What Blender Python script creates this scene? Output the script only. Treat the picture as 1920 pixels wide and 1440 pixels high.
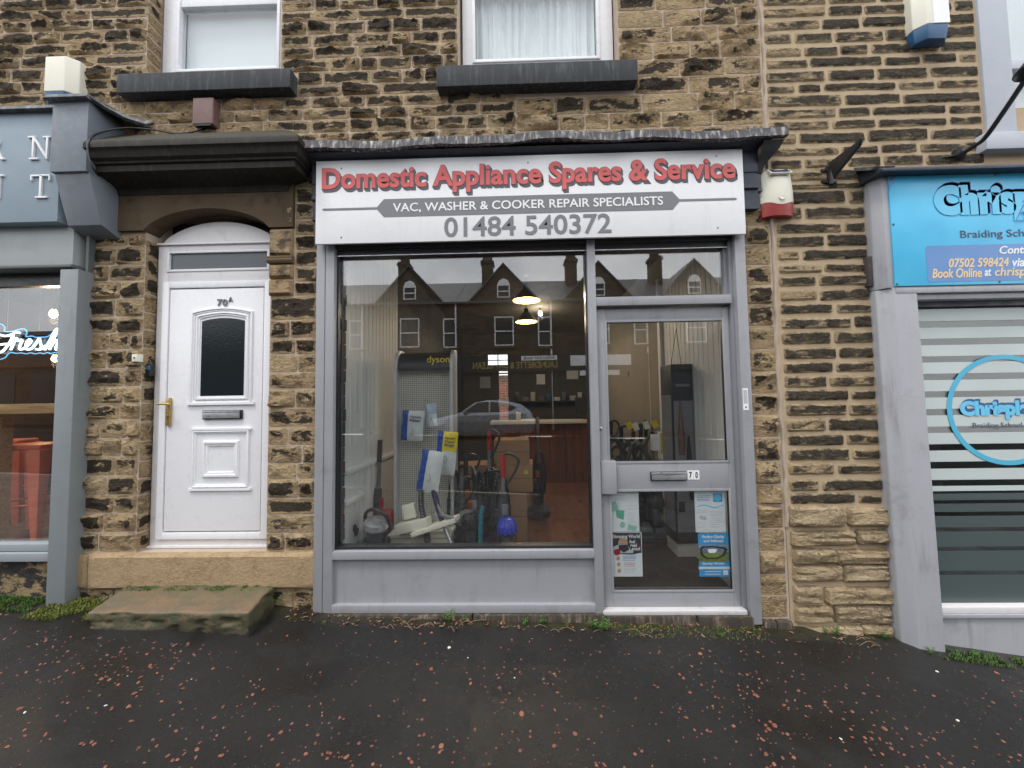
import bpy, bmesh, math, random
import numpy as np
from mathutils import Vector, Matrix, noise as mnoise
for o in list(bpy.data.objects): bpy.data.objects.remove(o)
SC = bpy.context.scene
COL = SC.collection
R = math.radians
rnd = random.Random(7)

# ---------------------------------------------------------------- camera
FPX, CAM_D, CAM_H = 720.0, 3.05, 1.60            # focal length in px of a 1920 wide frame, metres to the wall, eye height
YAW, PITCH, ROLL = R(1.257), R(2.868), R(-0.855)
_f = Vector((-math.sin(YAW)*math.cos(PITCH), math.cos(YAW)*math.cos(PITCH), math.sin(PITCH)))
_r = _f.cross(Vector((0, 0, 1))).normalized(); _u = _r.cross(_f)
_r, _u = math.cos(ROLL)*_r+math.sin(ROLL)*_u, -math.sin(ROLL)*_r+math.cos(ROLL)*_u
cam = bpy.data.cameras.new('camera'); camo = bpy.data.objects.new('camera', cam); COL.objects.link(camo)
cam.sensor_fit = 'HORIZONTAL'; cam.sensor_width = 36.0; cam.lens = FPX/1920*36.0
cam.clip_start = 0.05; cam.clip_end = 500
camo.matrix_world = Matrix(((_r.x, _u.x, -_f.x, 0), (_r.y, _u.y, -_f.y, -CAM_D), (_r.z, _u.z, -_f.z, CAM_H), (0, 0, 0, 1)))
SC.camera = camo
# ---------------------------------------------------------------- sky, sun, exposure
W = bpy.data.worlds.new('World'); SC.world = W; W.use_nodes = True
nt = W.node_tree; nt.nodes.clear()
out = nt.nodes.new('ShaderNodeOutputWorld'); bg = nt.nodes.new('ShaderNodeBackground')
sky = nt.nodes.new('ShaderNodeTexSky'); sky.sky_type = 'NISHITA'; sky.sun_disc = False
SUN_EL, SUN_AZ = 64, 215                          # azimuth measured clockwise from +Y
sky.sun_elevation = R(SUN_EL); sky.sun_rotation = R(SUN_AZ); sky.dust_density = 2.0
tc = nt.nodes.new('ShaderNodeTexCoord'); nz = nt.nodes.new('ShaderNodeTexNoise')
nz.inputs['Scale'].default_value = 3.2; nz.inputs['Detail'].default_value = 7; nz.inputs['Roughness'].default_value = .58
nt.links.new(tc.outputs['Generated'], nz.inputs['Vector'])
cr = nt.nodes.new('ShaderNodeValToRGB')
cr.color_ramp.elements[0].position = .3; cr.color_ramp.elements[0].color = (9.5, 9.9, 10.6, 1)
cr.color_ramp.elements[1].position = .72; cr.color_ramp.elements[1].color = (19, 19, 19.2, 1)
nt.links.new(nz.outputs['Fac'], cr.inputs['Fac'])
mx = nt.nodes.new('ShaderNodeMix'); mx.data_type = 'RGBA'; mx.inputs['Factor'].default_value = .88
nt.links.new(sky.outputs['Color'], mx.inputs['A']); nt.links.new(cr.outputs['Color'], mx.inputs['B'])
nt.links.new(mx.outputs['Result'], bg.inputs['Color']); bg.inputs['Strength'].default_value = 0.12
nt.links.new(bg.outputs['Background'], out.inputs['Surface'])
sl = bpy.data.lights.new('sun', 'SUN'); so = bpy.data.objects.new('sun', sl); COL.objects.link(so)
sl.energy = 1.3; sl.angle = R(12); sl.color = (1, .975, .94)
sd = Vector((math.sin(R(SUN_AZ))*math.cos(R(SUN_EL)), math.cos(R(SUN_AZ))*math.cos(R(SUN_EL)), math.sin(R(SUN_EL))))
so.rotation_euler = sd.to_track_quat('Z', 'Y').to_euler(); so.location = (0, -10, 12)
vs = SC.view_settings; vs.view_transform = 'Standard'; vs.look = 'None'; vs.exposure = 0.38; vs.gamma = 1; vs.use_curve_mapping = False

# ---------------------------------------------------------------- helpers
def P(x, y, Y=0.0):
    """point of the plane at depth Y that is measured at photograph position x, y -> (X, Z)"""
    d = _r*((x-960)/FPX)-_u*((y-720)/FPX)+_f
    t = (Y+CAM_D)/d.y
    return t*d.x, CAM_H+t*d.z
def rect(x0, y0, x1, y1, Y=0.0):
    ym, xm = (y0+y1)/2, (x0+x1)/2
    return P(x0, ym, Y)[0], P(x1, ym, Y)[0], P(xm, y1, Y)[1], P(xm, y0, Y)[1]      # X0 X1 Z0 Z1
def PZ(x, y, z):
    d = _r*((x-960)/FPX)-_u*((y-720)/FPX)+_f
    t = (z-CAM_H)/d.z
    return t*d.x, t*d.y-CAM_D
_GX = [-40, -6, -3.8, -3.0, -2.4, -1.95, -1.55, 1.0, 1.8, 2.84, 3.2, 3.73, 6, 40]
_GZ = [2.0, .24, .11, .095, .08, .055, -.022, -.092, -.112, -.20, -.25, -.335, -.5, -2.2]
def ground(x, y=0):
    z = sum(np.interp(x+d, _GX, _GZ) for d in (-.3, -.15, 0, .15, .3))/5
    return float(z)-.015*max(0, -y)
def wpos(o):
    v = Vector((0, 0, 0))
    while o: v = v+o.location; o = o.parent
    return v
def thing(name, label, cat, loc=(0, 0, 0), group=None):
    o = bpy.data.objects.new(name, None); COL.objects.link(o); o.location = loc; o.empty_display_size = .1
    return tag(o, label, cat, group)
def tag(o, label=None, cat=None, group=None, kind=None):
    for k, v in (('label', label), ('category', cat), ('group', group), ('kind', kind)):
        if v: o[k] = v
    return o
class MB:
    """collects faces in world coordinates; build() links them as one mesh object"""
    def __init__(s): s.v = []; s.f = []; s.m = []
    def add(s, vs, fs, mi=0):
        n = len(s.v); s.v += [tuple(p) for p in vs]; s.f += [tuple(i+n for i in f) for f in fs]; s.m += [mi]*len(fs); return s
    def box(s, x0, x1, y0, y1, z0, z1, mi=0):
        return s.add([(x0,y0,z0),(x1,y0,z0),(x1,y1,z0),(x0,y1,z0),(x0,y0,z1),(x1,y0,z1),(x1,y1,z1),(x0,y1,z1)],
                     [(0,3,2,1),(4,5,6,7),(0,1,5,4),(1,2,6,5),(2,3,7,6),(3,0,4,7)], mi)
    def obox(s, c, ax, ay, az, mi=0):
        """oriented box: centre and three half-axis vectors"""
        c, ax, ay, az = map(Vector, (c, ax, ay, az))
        q = [c+ax*i+ay*j+az*k for k in (-1, 1) for i, j in ((-1,-1),(1,-1),(1,1),(-1,1))]
        return s.add(q, [(0,3,2,1),(4,5,6,7),(0,1,5,4),(1,2,6,5),(2,3,7,6),(3,0,4,7)], mi)
    def prism(s, pts, y0, y1, mi=0):
        """outline in X,Z extruded from y0 (front) to y1"""
        n = len(pts)
        a = sum(pts[i][0]*pts[(i+1)%n][1]-pts[(i+1)%n][0]*pts[i][1] for i in range(n))
        if a < 0: pts = pts[::-1]
        return s.add([(p[0], y0, p[1]) for p in pts]+[(p[0], y1, p[1]) for p in pts],
                     [tuple(range(n)), tuple(range(2*n-1, n-1, -1))]+[(i, i+n, (i+1)%n+n, (i+1)%n) for i in range(n)], mi)
    def prismx(s, pts, x0, x1, mi=0):
        """outline in Y,Z extruded along X"""
        n = len(pts)
        a = sum(pts[i][0]*pts[(i+1)%n][1]-pts[(i+1)%n][0]*pts[i][1] for i in range(n))
        if a < 0: pts = pts[::-1]
        return s.add([(x0, p[0], p[1]) for p in pts]+[(x1, p[0], p[1]) for p in pts],
                     [tuple(range(n-1, -1, -1)), tuple(range(n, 2*n))]+[(i, (i+1)%n, (i+1)%n+n, i+n) for i in range(n)], mi)
    def tube(s, pts, r, n=8, mi=0, cap=True):
        pts = [Vector(p) for p in pts]; k = len(pts)
        rr = r if isinstance(r, (list, tuple)) else [r]*k
        base = len(s.v); up = None
        for i, p in enumerate(pts):
            t = (pts[min(i+1, k-1)]-pts[max(i-1, 0)]).normalized()
            if up is None: up = Vector((0, 0, 1)) if abs(t.z) < .9 else Vector((0, 1, 0))
            a = t.cross(up).normalized(); up = a.cross(t).normalized()
            for j in range(n):
                th = 2*math.pi*j/n; s.v.append(tuple(p+(a*math.cos(th)+up*math.sin(th))*rr[i]))
        for i in range(k-1):
            for j in range(n):
                s.f.append((base+i*n+j, base+i*n+(j+1)%n, base+(i+1)*n+(j+1)%n, base+(i+1)*n+j)); s.m.append(mi)
        if cap:
            s.f.append(tuple(base+j for j in range(n-1, -1, -1))); s.m.append(mi)
            s.f.append(tuple(base+(k-1)*n+j for j in range(n))); s.m.append(mi)
        return s
    def lathe(s, prof, c, axis=(0, 0, 1), n=20, mi=0, caps=True):
        """profile of (radius, height) turned about an axis through c"""
        ax = Vector(axis).normalized(); b = ax.orthogonal().normalized(); d = ax.cross(b); c = Vector(c); base = len(s.v)
        for r, h in prof:
            for j in range(n):
                th = 2*math.pi*j/n; s.v.append(tuple(c+ax*h+(b*math.cos(th)+d*math.sin(th))*r))
        for i in range(len(prof)-1):
            for j in range(n):
                s.f.append((base+i*n+j, base+i*n+(j+1)%n, base+(i+1)*n+(j+1)%n, base+(i+1)*n+j)); s.m.append(mi)
        if caps and prof[0][0] > 1e-4: s.f.append(tuple(base+j for j in range(n-1, -1, -1))); s.m.append(mi)
        if caps and prof[-1][0] > 1e-4: s.f.append(tuple(base+(len(prof)-1)*n+j for j in range(n))); s.m.append(mi)
        return s
    def build(s, name, mats, parent=None, bev=0, seg=2, smooth=False, origin=None, sub=0):
        me = bpy.data.meshes.new(name)
        o = Vector(origin) if origin is not None else (wpos(parent) if parent else None)
        if o is None:
            a = np.array(s.v); o = Vector(((a[:,0].min()+a[:,0].max())/2, (a[:,1].min()+a[:,1].max())/2, a[:,2].min()))
        me.from_pydata([(v[0]-o.x, v[1]-o.y, v[2]-o.z) for v in s.v], [], s.f)
        for m in (mats if isinstance(mats, (list, tuple)) else [mats]): me.materials.append(m)
        for p, i in zip(me.polygons, s.m): p.material_index = i
        bm = bmesh.new(); bm.from_mesh(me)
        if sub or smooth: bmesh.ops.remove_doubles(bm, verts=bm.verts, dist=1e-5)
        bmesh.ops.recalc_face_normals(bm, faces=bm.faces)
        if bev:
            es = [e for e in bm.edges if len(e.link_faces) == 2 and e.calc_face_angle(0) > .5]
            bmesh.ops.bevel(bm, geom=es, offset=bev, segments=seg, profile=.6, affect='EDGES', clamp_overlap=True)
        if sub: bmesh.ops.subdivide_edges(bm, edges=bm.edges, cuts=sub, use_grid_fill=True)
        bm.to_mesh(me); bm.free()
        if smooth or bev:
            for p in me.polygons: p.use_smooth = True
            try: me.set_sharp_from_angle(angle=R(38))
            except Exception: pass
        ob = bpy.data.objects.new(name, me); COL.objects.link(ob)
        if parent: ob.parent = parent; ob.location = o-wpos(parent)
        else: ob.location = o
        return ob
def copy_tree(o, parent=None):
    c = o.copy(); COL.objects.link(c); c.parent = parent
    for ch in list(o.children): copy_tree(ch, c)
    return c
def text(body, x0, x1, z0, z1, Y, m, parent, name='lettering', bold=0.0, shear=0.0, ext=.0015, back=False, fitx=True, layers=None, res=4):
    """text fitted to a box of the plane at depth Y, facing the street; layers = list of (dx, dz, dy) copies"""
    cu = bpy.data.curves.new('text', 'FONT'); cu.body = body; cu.offset = bold; cu.shear = shear; cu.resolution_u = res; cu.extrude = .001
    ob = bpy.data.objects.new('text', cu); me = bpy.data.meshes.new_from_object(ob)
    n = len(me.vertices); co = np.empty(n*3); me.vertices.foreach_get('co', co); co = co.reshape(-1, 3)
    lo, hi = co.min(0), co.max(0)
    sx = (x1-x0)/(hi[0]-lo[0]); sz = (z1-z0)/(hi[1]-lo[1])
    if not fitx: sx = sz
    q = np.empty_like(co)
    q[:,0] = x0+(co[:,0]-lo[0])*sx; q[:,2] = z0+(co[:,1]-lo[1])*sz; q[:,1] = Y-np.sign(co[:,2])*ext
    if back: q[:,0] = x0+x1-q[:,0]; q[:,1] = 2*Y-q[:,1]
    faces = [tuple(p.vertices) for p in me.polygons]
    bpy.data.objects.remove(ob); bpy.data.curves.remove(cu); bpy.data.meshes.remove(me)
    b = MB()
    for dx, dz, dy in (layers or [(0, 0, 0)]):
        b.add(q+np.array([dx, dy, dz]), faces)
    return b.build(name, m, parent)
# numpy value noise
def _hash(ix, iy, iz, s):
    h = (ix*374761393+iy*668265263+iz*2147483647+s*1274126177) & 0xffffffff
    h = ((h ^ (h >> 13))*1274126177) & 0xffffffff
    return ((h ^ (h >> 16)) & 0xffff)/65535.0
def vnoise(x, y, s=0):
    x = np.asarray(x, float); y = np.asarray(y, float)
    ix = np.floor(x).astype(np.int64); iy = np.floor(y).astype(np.int64); fx = x-ix; fy = y-iy
    fx = fx*fx*(3-2*fx); fy = fy*fy*(3-2*fy); z = np.zeros_like(ix)
    a = _hash(ix, iy, z, s); b = _hash(ix+1, iy, z, s); c = _hash(ix, iy+1, z, s); d = _hash(ix+1, iy+1, z, s)
    return (a*(1-fx)+b*fx)*(1-fy)+(c*(1-fx)+d*fx)*fy
def fbm(x, y, s=0, o=4):
    t = 0; a = .5; k = 1
    for i in range(o): t = t+a*vnoise(x*k, y*k, s+i*17); a *= .5; k *= 2.03
    return t

# ---------------------------------------------------------------- materials
def _mat(name):
    m = bpy.data.materials.new(name); m.use_nodes = True; t = m.node_tree
    return m, t, t.nodes['Principled BSDF'], t.links.new
def nd(t, typ, **k):
    n = t.nodes.new('ShaderNode'+typ)
    for a, b in k.items():
        if a.startswith('_'): setattr(n, a[1:], b)
        else: n.inputs[a.replace('__', ' ')].default_value = b
    return n
def noise(t, vec, scale, detail=4, rough=.55, dist=0):
    n = nd(t, 'TexNoise', Scale=scale, Detail=detail, Roughness=rough, Distortion=dist); t.links.new(vec, n.inputs['Vector']); return n.outputs['Fac']
def ramp(t, fac, stops, interp='LINEAR'):
    n = nd(t, 'ValToRGB'); e = n.color_ramp.elements; n.color_ramp.interpolation = interp
    while len(e) < len(stops): e.new(.5)
    for el, (p, c) in zip(e, stops): el.position = p; el.color = (*c, 1) if len(c) == 3 else c
    t.links.new(fac, n.inputs['Fac']); return n.outputs['Color']
def mixc(t, fac, a, b, mode='MIX'):
    n = nd(t, 'Mix', _data_type='RGBA', _blend_type=mode)
    for s, v in (('Factor', fac), ('A', a), ('B', b)):
        if hasattr(v, 'is_linked'): t.links.new(v, n.inputs[s])
        elif s == 'Factor': n.inputs[s].default_value = v
        else: n.inputs[s].default_value = (*v, 1)
    return n.outputs['Result']
def mth(t, op, a, b=None, c=None, clamp=False):
    n = nd(t, 'Math', _operation=op); n.use_clamp = clamp
    for i, v in enumerate((a, b, c)):
        if v is None: continue
        if hasattr(v, 'is_linked'): t.links.new(v, n.inputs[i])
        else: n.inputs[i].default_value = v
    return n.outputs[0]
def mrange(t, v, a, b, c=0, d=1, smooth=True):
    n = nd(t, 'MapRange'); n.interpolation_type = 'SMOOTHSTEP' if smooth else 'LINEAR'
    t.links.new(v, n.inputs['Value'])
    for k, x in (('From Min', a), ('From Max', b), ('To Min', c), ('To Max', d)): n.inputs[k].default_value = x
    return n.outputs['Result']
def bump(t, bsdf, h, strength=.3, dist=.01):
    n = nd(t, 'Bump', Strength=strength, Distance=dist); t.links.new(h, n.inputs['Height']); t.links.new(n.outputs['Normal'], bsdf.inputs['Normal'])
def wp(t): return nd(t, 'NewGeometry').outputs['Position']
def surf(name, col, rough=.5, var=.12, sc=6, bs=.12, bsc=70, metal=0, dirt=0, dcol=(.06, .05, .04), coat=0, spec=.5, trans=0, streak=0):
    """painted / plain surface with mottling, fine relief and optional grime"""
    m, t, b, L = _mat(name); p = wp(t)
    n = noise(t, p, sc, 5); c = mixc(t, n, tuple(x*(1-var) for x in col), tuple(min(1, x*(1+var)) for x in col))
    if dirt:
        d = mrange(t, noise(t, p, sc*1.7, 7, .7), .52, .78, 0, dirt); c = mixc(t, d, c, dcol)
    if streak:
        mp = nd(t, 'Mapping'); mp.inputs['Scale'].default_value = (1, 1, .1); L(p, mp.inputs['Vector']); c = mixc(t, mth(t, 'MULTIPLY', mrange(t, noise(t, mp.outputs['Vector'], 16, 6, .65), .5, .8, 0, streak), mrange(t, noise(t, p, 2.2, 4), .4, .6)), c, dcol)
    L(c, b.inputs['Base Color'])
    L(mrange(t, noise(t, p, sc*3, 4), .3, .7, max(.02, rough-.07), min(1, rough+.09)), b.inputs['Roughness'])
    b.inputs['Metallic'].default_value = metal; b.inputs['Coat Weight'].default_value = coat; b.inputs['Specular IOR Level'].default_value = spec
    if trans: b.inputs['Transmission Weight'].default_value = trans
    if bs: bump(t, b, noise(t, p, bsc, 4), bs, .004)
    return m
def emit(name, col, s):
    m, t, b, L = _mat(name); b.inputs['Base Color'].default_value = (*col, 1); b.inputs['Emission Color'].default_value = (*col, 1); b.inputs['Emission Strength'].default_value = s; return m
def glass(name, f0, tint=(.93, .95, .94), wob=.0):
    """thin pane: clear transmission plus mirror reflection by Schlick's law, the same from both sides"""
    m, t, b, L = _mat(name); t.nodes.remove(b); o = t.nodes['Material Output']
    g = nd(t, 'NewGeometry'); vm = nd(t, 'VectorMath', _operation='DOT_PRODUCT'); L(g.outputs['Incoming'], vm.inputs[0]); L(g.outputs['Normal'], vm.inputs[1])
    k = mth(t, 'POWER', mth(t, 'SUBTRACT', 1, mth(t, 'ABSOLUTE', vm.outputs['Value'])), 5)
    F = mth(t, 'MULTIPLY_ADD', k, 1-f0, f0)
    tr = nd(t, 'BsdfTransparent'); tr.inputs['Color'].default_value = (*tint, 1); gl = nd(t, 'BsdfGlossy'); gl.inputs['Roughness'].default_value = .0
    if wob:
        bn = nd(t, 'Bump', Strength=wob, Distance=.02); L(noise(t, wp(t), 1.3, 2), bn.inputs['Height']); L(bn.outputs['Normal'], gl.inputs['Normal'])
    ms = nd(t, 'MixShader'); L(F, ms.inputs['Fac']); L(tr.outputs[0], ms.inputs[1]); L(gl.outputs[0], ms.inputs[2]); L(ms.outputs[0], o.inputs['Surface']); return m
def stone_mat(name, buff, pale, brown, soot_col, lo=.43, hi=.55, edge_w=.014, strata=0.0, amp=1.4, rel=1.0):
    """sandstone: buff core, black weathering skin broken up by noise, worn arrises"""
    m, t, b, L = _mat(name); p = wp(t)
    oi = nd(t, 'ObjectInfo').outputs['Random']; ed = nd(t, 'Attribute', _attribute_name='edge').outputs['Fac']; so_ = nd(t, 'Attribute', _attribute_name='soot').outputs['Fac']
    mp = nd(t, 'Mapping'); mp.inputs['Scale'].default_value = (1, 1, 1.9); L(p, mp.inputs['Vector']); v = mp.outputs['Vector']
    n1 = noise(t, v, 7, 5, .58, .35); n2 = noise(t, v, 34, 5, .65); n3 = noise(t, p, 150, 3, .6)
    base = mixc(t, mrange(t, n2, .3, .7), pale, buff); base = mixc(t, mrange(t, n1, .5, .78, 0, .6), base, brown)
    base = mixc(t, mrange(t, oi, 0, 1, 0, .4, False), base, mixc(t, mrange(t, oi, .45, .55), tuple(x*1.12 for x in pale), brown))
    hsv = nd(t, 'HueSaturation', Value=1); L(base, hsv.inputs['Color']); L(mrange(t, oi, 0, 1, .84, 1.14, False), hsv.inputs['Value']); base = hsv.outputs['Color']
    if strata:
        mp2 = nd(t, 'Mapping'); mp2.inputs['Scale'].default_value = (.8, .8, 16); L(p, mp2.inputs['Vector'])
        st = noise(t, mp2.outputs['Vector'], 3.5, 4, .6, .4); base = mixc(t, mrange(t, st, .45, .75, 0, strata), base, brown)
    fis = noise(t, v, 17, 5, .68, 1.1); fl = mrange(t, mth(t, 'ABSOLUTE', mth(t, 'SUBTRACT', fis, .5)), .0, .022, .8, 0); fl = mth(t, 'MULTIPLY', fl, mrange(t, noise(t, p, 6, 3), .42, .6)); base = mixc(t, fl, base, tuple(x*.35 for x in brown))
    k = mth(t, 'ADD', so_, mth(t, 'MULTIPLY_ADD', n1, amp, -amp/2)); k = mth(t, 'ADD', k, mth(t, 'MULTIPLY_ADD', n2, .5, -.25)); k = mth(t, 'ADD', k, mth(t, 'MULTIPLY_ADD', n3, .16, -.08))
    k = mth(t, 'SUBTRACT', k, mrange(t, ed, .001, edge_w*2.4, .42, -.10))
    mask = mrange(t, k, lo, hi, 0, .93); scol = mixc(t, mrange(t, n2, .38, .72), soot_col, tuple(x*3.4 for x in soot_col))
    L(mixc(t, mask, base, scol), b.inputs['Base Color']); b.inputs['Roughness'].default_value = .9; b.inputs['Specular IOR Level'].default_value = .25
    h = mth(t, 'ADD', mth(t, 'MULTIPLY', n2, 1.0), mth(t, 'MULTIPLY', n3, .45)); h = mth(t, 'SUBTRACT', h, mth(t, 'MULTIPLY', fl, .7)); h = mth(t, 'ADD', h, mth(t, 'MULTIPLY', fis, 1.2)); bump(t, b, h, rel, .03)
    return m
M = {}
BUFF, PALE, BROWN, SOOT = (.475, .335, .178), (.61, .47, .29), (.29, .19, .1), (.022, .018, .014)
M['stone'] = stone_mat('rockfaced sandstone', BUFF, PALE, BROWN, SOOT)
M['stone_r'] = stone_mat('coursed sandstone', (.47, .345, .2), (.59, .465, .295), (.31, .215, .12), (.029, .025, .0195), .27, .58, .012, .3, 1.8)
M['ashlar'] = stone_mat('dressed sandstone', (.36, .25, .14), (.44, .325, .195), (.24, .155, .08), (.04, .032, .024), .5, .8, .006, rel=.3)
def mortar_mat(name, a, b_):
    m, t, b, L = _mat(name); p = wp(t); n = noise(t, p, 14, 6, .65); c = mixc(t, n, a, b_)
    c = mixc(t, mrange(t, noise(t, p, 4, 6, .7), .54, .76, 0, .6), c, (.19, .145, .10))
    L(c, b.inputs['Base Color']); b.inputs['Roughness'].default_value = .95; bump(t, b, noise(t, p, 120, 5, .65), .6, .006); return m
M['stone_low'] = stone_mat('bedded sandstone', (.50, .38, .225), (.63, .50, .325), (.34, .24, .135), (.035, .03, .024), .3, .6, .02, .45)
M['mortar'] = mortar_mat('mortar', (.39, .31, .235), (.51, .42, .335))
M['mortar_r'] = mortar_mat('sandy mortar', (.40, .30, .19), (.50, .39, .26))
# dark sill / hood stone with rain streaks
def streak_mat(name, dark, light, green=0.0, amt=.6):
    m, t, b, L = _mat(name); p = wp(t)
    mp = nd(t, 'Mapping'); mp.inputs['Scale'].default_value = (1, 1, .12); L(p, mp.inputs['Vector'])
    s = noise(t, mp.outputs['Vector'], 30, 5, .6); c = mixc(t, mrange(t, s, .46, .75, 0, amt), dark, light)
    c = mixc(t, mrange(t, noise(t, p, 7, 6, .65), .45, .75, 0, .6), c, tuple(x*.5 for x in dark))
    if green:
        g = nd(t, 'NewGeometry'); sx = nd(t, 'SeparateXYZ'); L(g.outputs['Normal'], sx.inputs[0])
        gm = mth(t, 'MULTIPLY', mrange(t, sx.outputs['Z'], .2, .8), mrange(t, noise(t, p, 11, 6, .7), .35, .6, 0, green)); c = mixc(t, gm, c, (.05, .048, .024))
    L(c, b.inputs['Base Color']); b.inputs['Roughness'].default_value = .75; b.inputs['Specular IOR Level'].default_value = .3
    bump(t, b, noise(t, p, 90, 5, .65), .4, .005); return m
M['sill'] = streak_mat('slate painted sill', (.038, .042, .047), (.13, .14, .14))
M['hood'] = streak_mat('sooty moulded stone', (.024, .021, .017), (.07, .06, .047), .7, .5)
M['lead'] = streak_mat('lead sheet', (.13, .135, .14), (.34, .34, .34), .0, .8)
M['flash'] = streak_mat('weathered lead flashing', (.07, .07, .075), (.55, .52, .5), .0, 1)
M['upvc'] = surf('white door plastic', (.80, .80, .82), .3, .02, 3, .02, 40, dirt=.04, dcol=(.45, .42, .4))
M['upvc_d'] = surf('off-white frame plastic', (.70, .68, .68), .38, .05, 5, .02, 40, dirt=.45, dcol=(.38, .33, .31))
M['grey'] = surf('grey powder coat', (.295, .30, .318), .42, .06, 4, .05, 300, dirt=.38, dcol=(.17, .16, .15), streak=.6)
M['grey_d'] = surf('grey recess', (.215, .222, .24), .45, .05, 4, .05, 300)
M['ltgrey'] = surf('green grey shop paint', (.215, .237, .247), .5, .07, 4, .06, 200, dirt=.3, dcol=(.11, .12, .12), streak=.6)
M['ltpanel'] = surf('pale sage panel', (.36, .385, .385), .55, .06, 3, .04, 200, dirt=.3, dcol=(.2, .2, .2))
M['ltsign'] = surf('blue grey sign board', (.235, .30, .355), .45, .05, 2, .03, 200)
M['cons'] = surf('slate blue bracket paint', (.15, .175, .205), .5, .14, 9, .1, 60, dirt=.6, dcol=(.24, .26, .28))
M['lilac'] = surf('lilac grey masonry paint', (.37, .375, .40), .6, .08, 3, .2, 60, dirt=.55, dcol=(.20, .195, .195), streak=.8)
M['signw'] = surf('white sign face', (.81, .81, .82), .32, .02, 2, .0, dirt=.08, dcol=(.6, .55, .53), streak=.25)
M['red'] = surf('red vinyl', (.66, .10, .095), .4, .06, 3, 0)
M['vgrey'] = surf('grey vinyl', (.17, .17, .185), .4, .06, 3, 0)
M['vdark'] = surf('dark grey vinyl', (.085, .08, .095), .4, .06, 3, 0)
M['white'] = surf('white print', (.82, .82, .82), .5, .02, 3, 0)
M['black'] = surf('black plastic', (.018, .018, .02), .35, .2, 8, .03)
M['dark'] = surf('charcoal plastic', (.045, .046, .05), .38, .2, 8, .04)
M['mid'] = surf('mid grey plastic', (.16, .165, .175), .4, .12, 8, .03)
M['silver'] = surf('silver metal', (.52, .53, .55), .32, .06, 6, .02, metal=.75)
M['brass'] = surf('brass', (.52, .36, .13), .3, .15, 12, .03, metal=.8)
M['cream'] = surf('cream plastic', (.74, .72, .60), .4, .03, 5, .02, dirt=.15, dcol=(.5, .46, .35))
M['blue_pl'] = surf('blue plastic', (.025, .10, .22), .35, .1, 6, .02)
M['maroon'] = surf('faded maroon metal', (.155, .085, .075), .55, .15, 10, .08)
M['redpl'] = surf('red plastic', (.42, .022, .028), .35, .1, 8, .02)
M['glass'] = glass('shop glass', .14, (.96, .97, .965), .012)
M['glass_n'] = glass('window glass', .06, (.93, .95, .95), .01)
M['glass_t'] = glass('right shop glass', .08, (.90, .93, .92), .012)
M['solar'] = surf('solar cell', (.012, .035, .11), .12, .1, 20, 0); M['alu'] = surf('worn aluminium', (.62, .60, .60), .45, .08, 8, .05, metal=.2, dirt=.3)
M['navy'] = surf('dark navy paint', (.028, .036, .055), .5, .15, 5, .05); M['redpl2'] = surf('faded red plastic', (.33, .045, .04), .4, .1, 6, .02)
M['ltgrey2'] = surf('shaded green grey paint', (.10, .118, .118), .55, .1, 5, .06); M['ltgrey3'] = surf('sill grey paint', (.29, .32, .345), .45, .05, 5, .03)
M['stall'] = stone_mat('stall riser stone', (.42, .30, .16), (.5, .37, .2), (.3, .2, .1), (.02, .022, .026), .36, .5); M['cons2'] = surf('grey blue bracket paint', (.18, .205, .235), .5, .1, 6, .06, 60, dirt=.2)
M['lilac2'] = surf('pale lilac stone paint', (.44, .47, .52), .6, .06, 4, .15, 80, dirt=.2); M['lilac3'] = surf('pale window paint', (.50, .53, .58), .5, .05, 4, .04); M['navyt'] = surf('navy text', (.05, .075, .13), .5, .05, 3, 0)
M['acr'] = glass('clear acrylic', .05, (.80, .84, .92)); M['oldwood'] = surf('old timber', (.06, .048, .045), .85, .3, 20, .4)
M['silver2'] = surf('silver stand panel', (.60, .61, .62), .35, .04, 4, .0, metal=.15); M['yellow'] = surf('yellow logo print', (.80, .62, .05), .4, .04, 4, 0); M['cblue2'] = surf('mid blue print', (.06, .26, .48), .5, .1, 6, 0)
def mat_mat():
    m, t, b, L = _mat('ribbed mat'); p = wp(t); w = nd(t, 'TexWave', Scale=28, Distortion=.6); w.bands_direction = 'DIAGONAL'; L(p, w.inputs['Vector'])
    L(mixc(t, w.outputs['Fac'], (.012, .010, .008), (.045, .038, .030)), b.inputs['Base Color']); b.inputs['Roughness'].default_value = .95; bump(t, b, w.outputs['Fac'], .4, .006); return m
M['mat'] = mat_mat()

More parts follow.
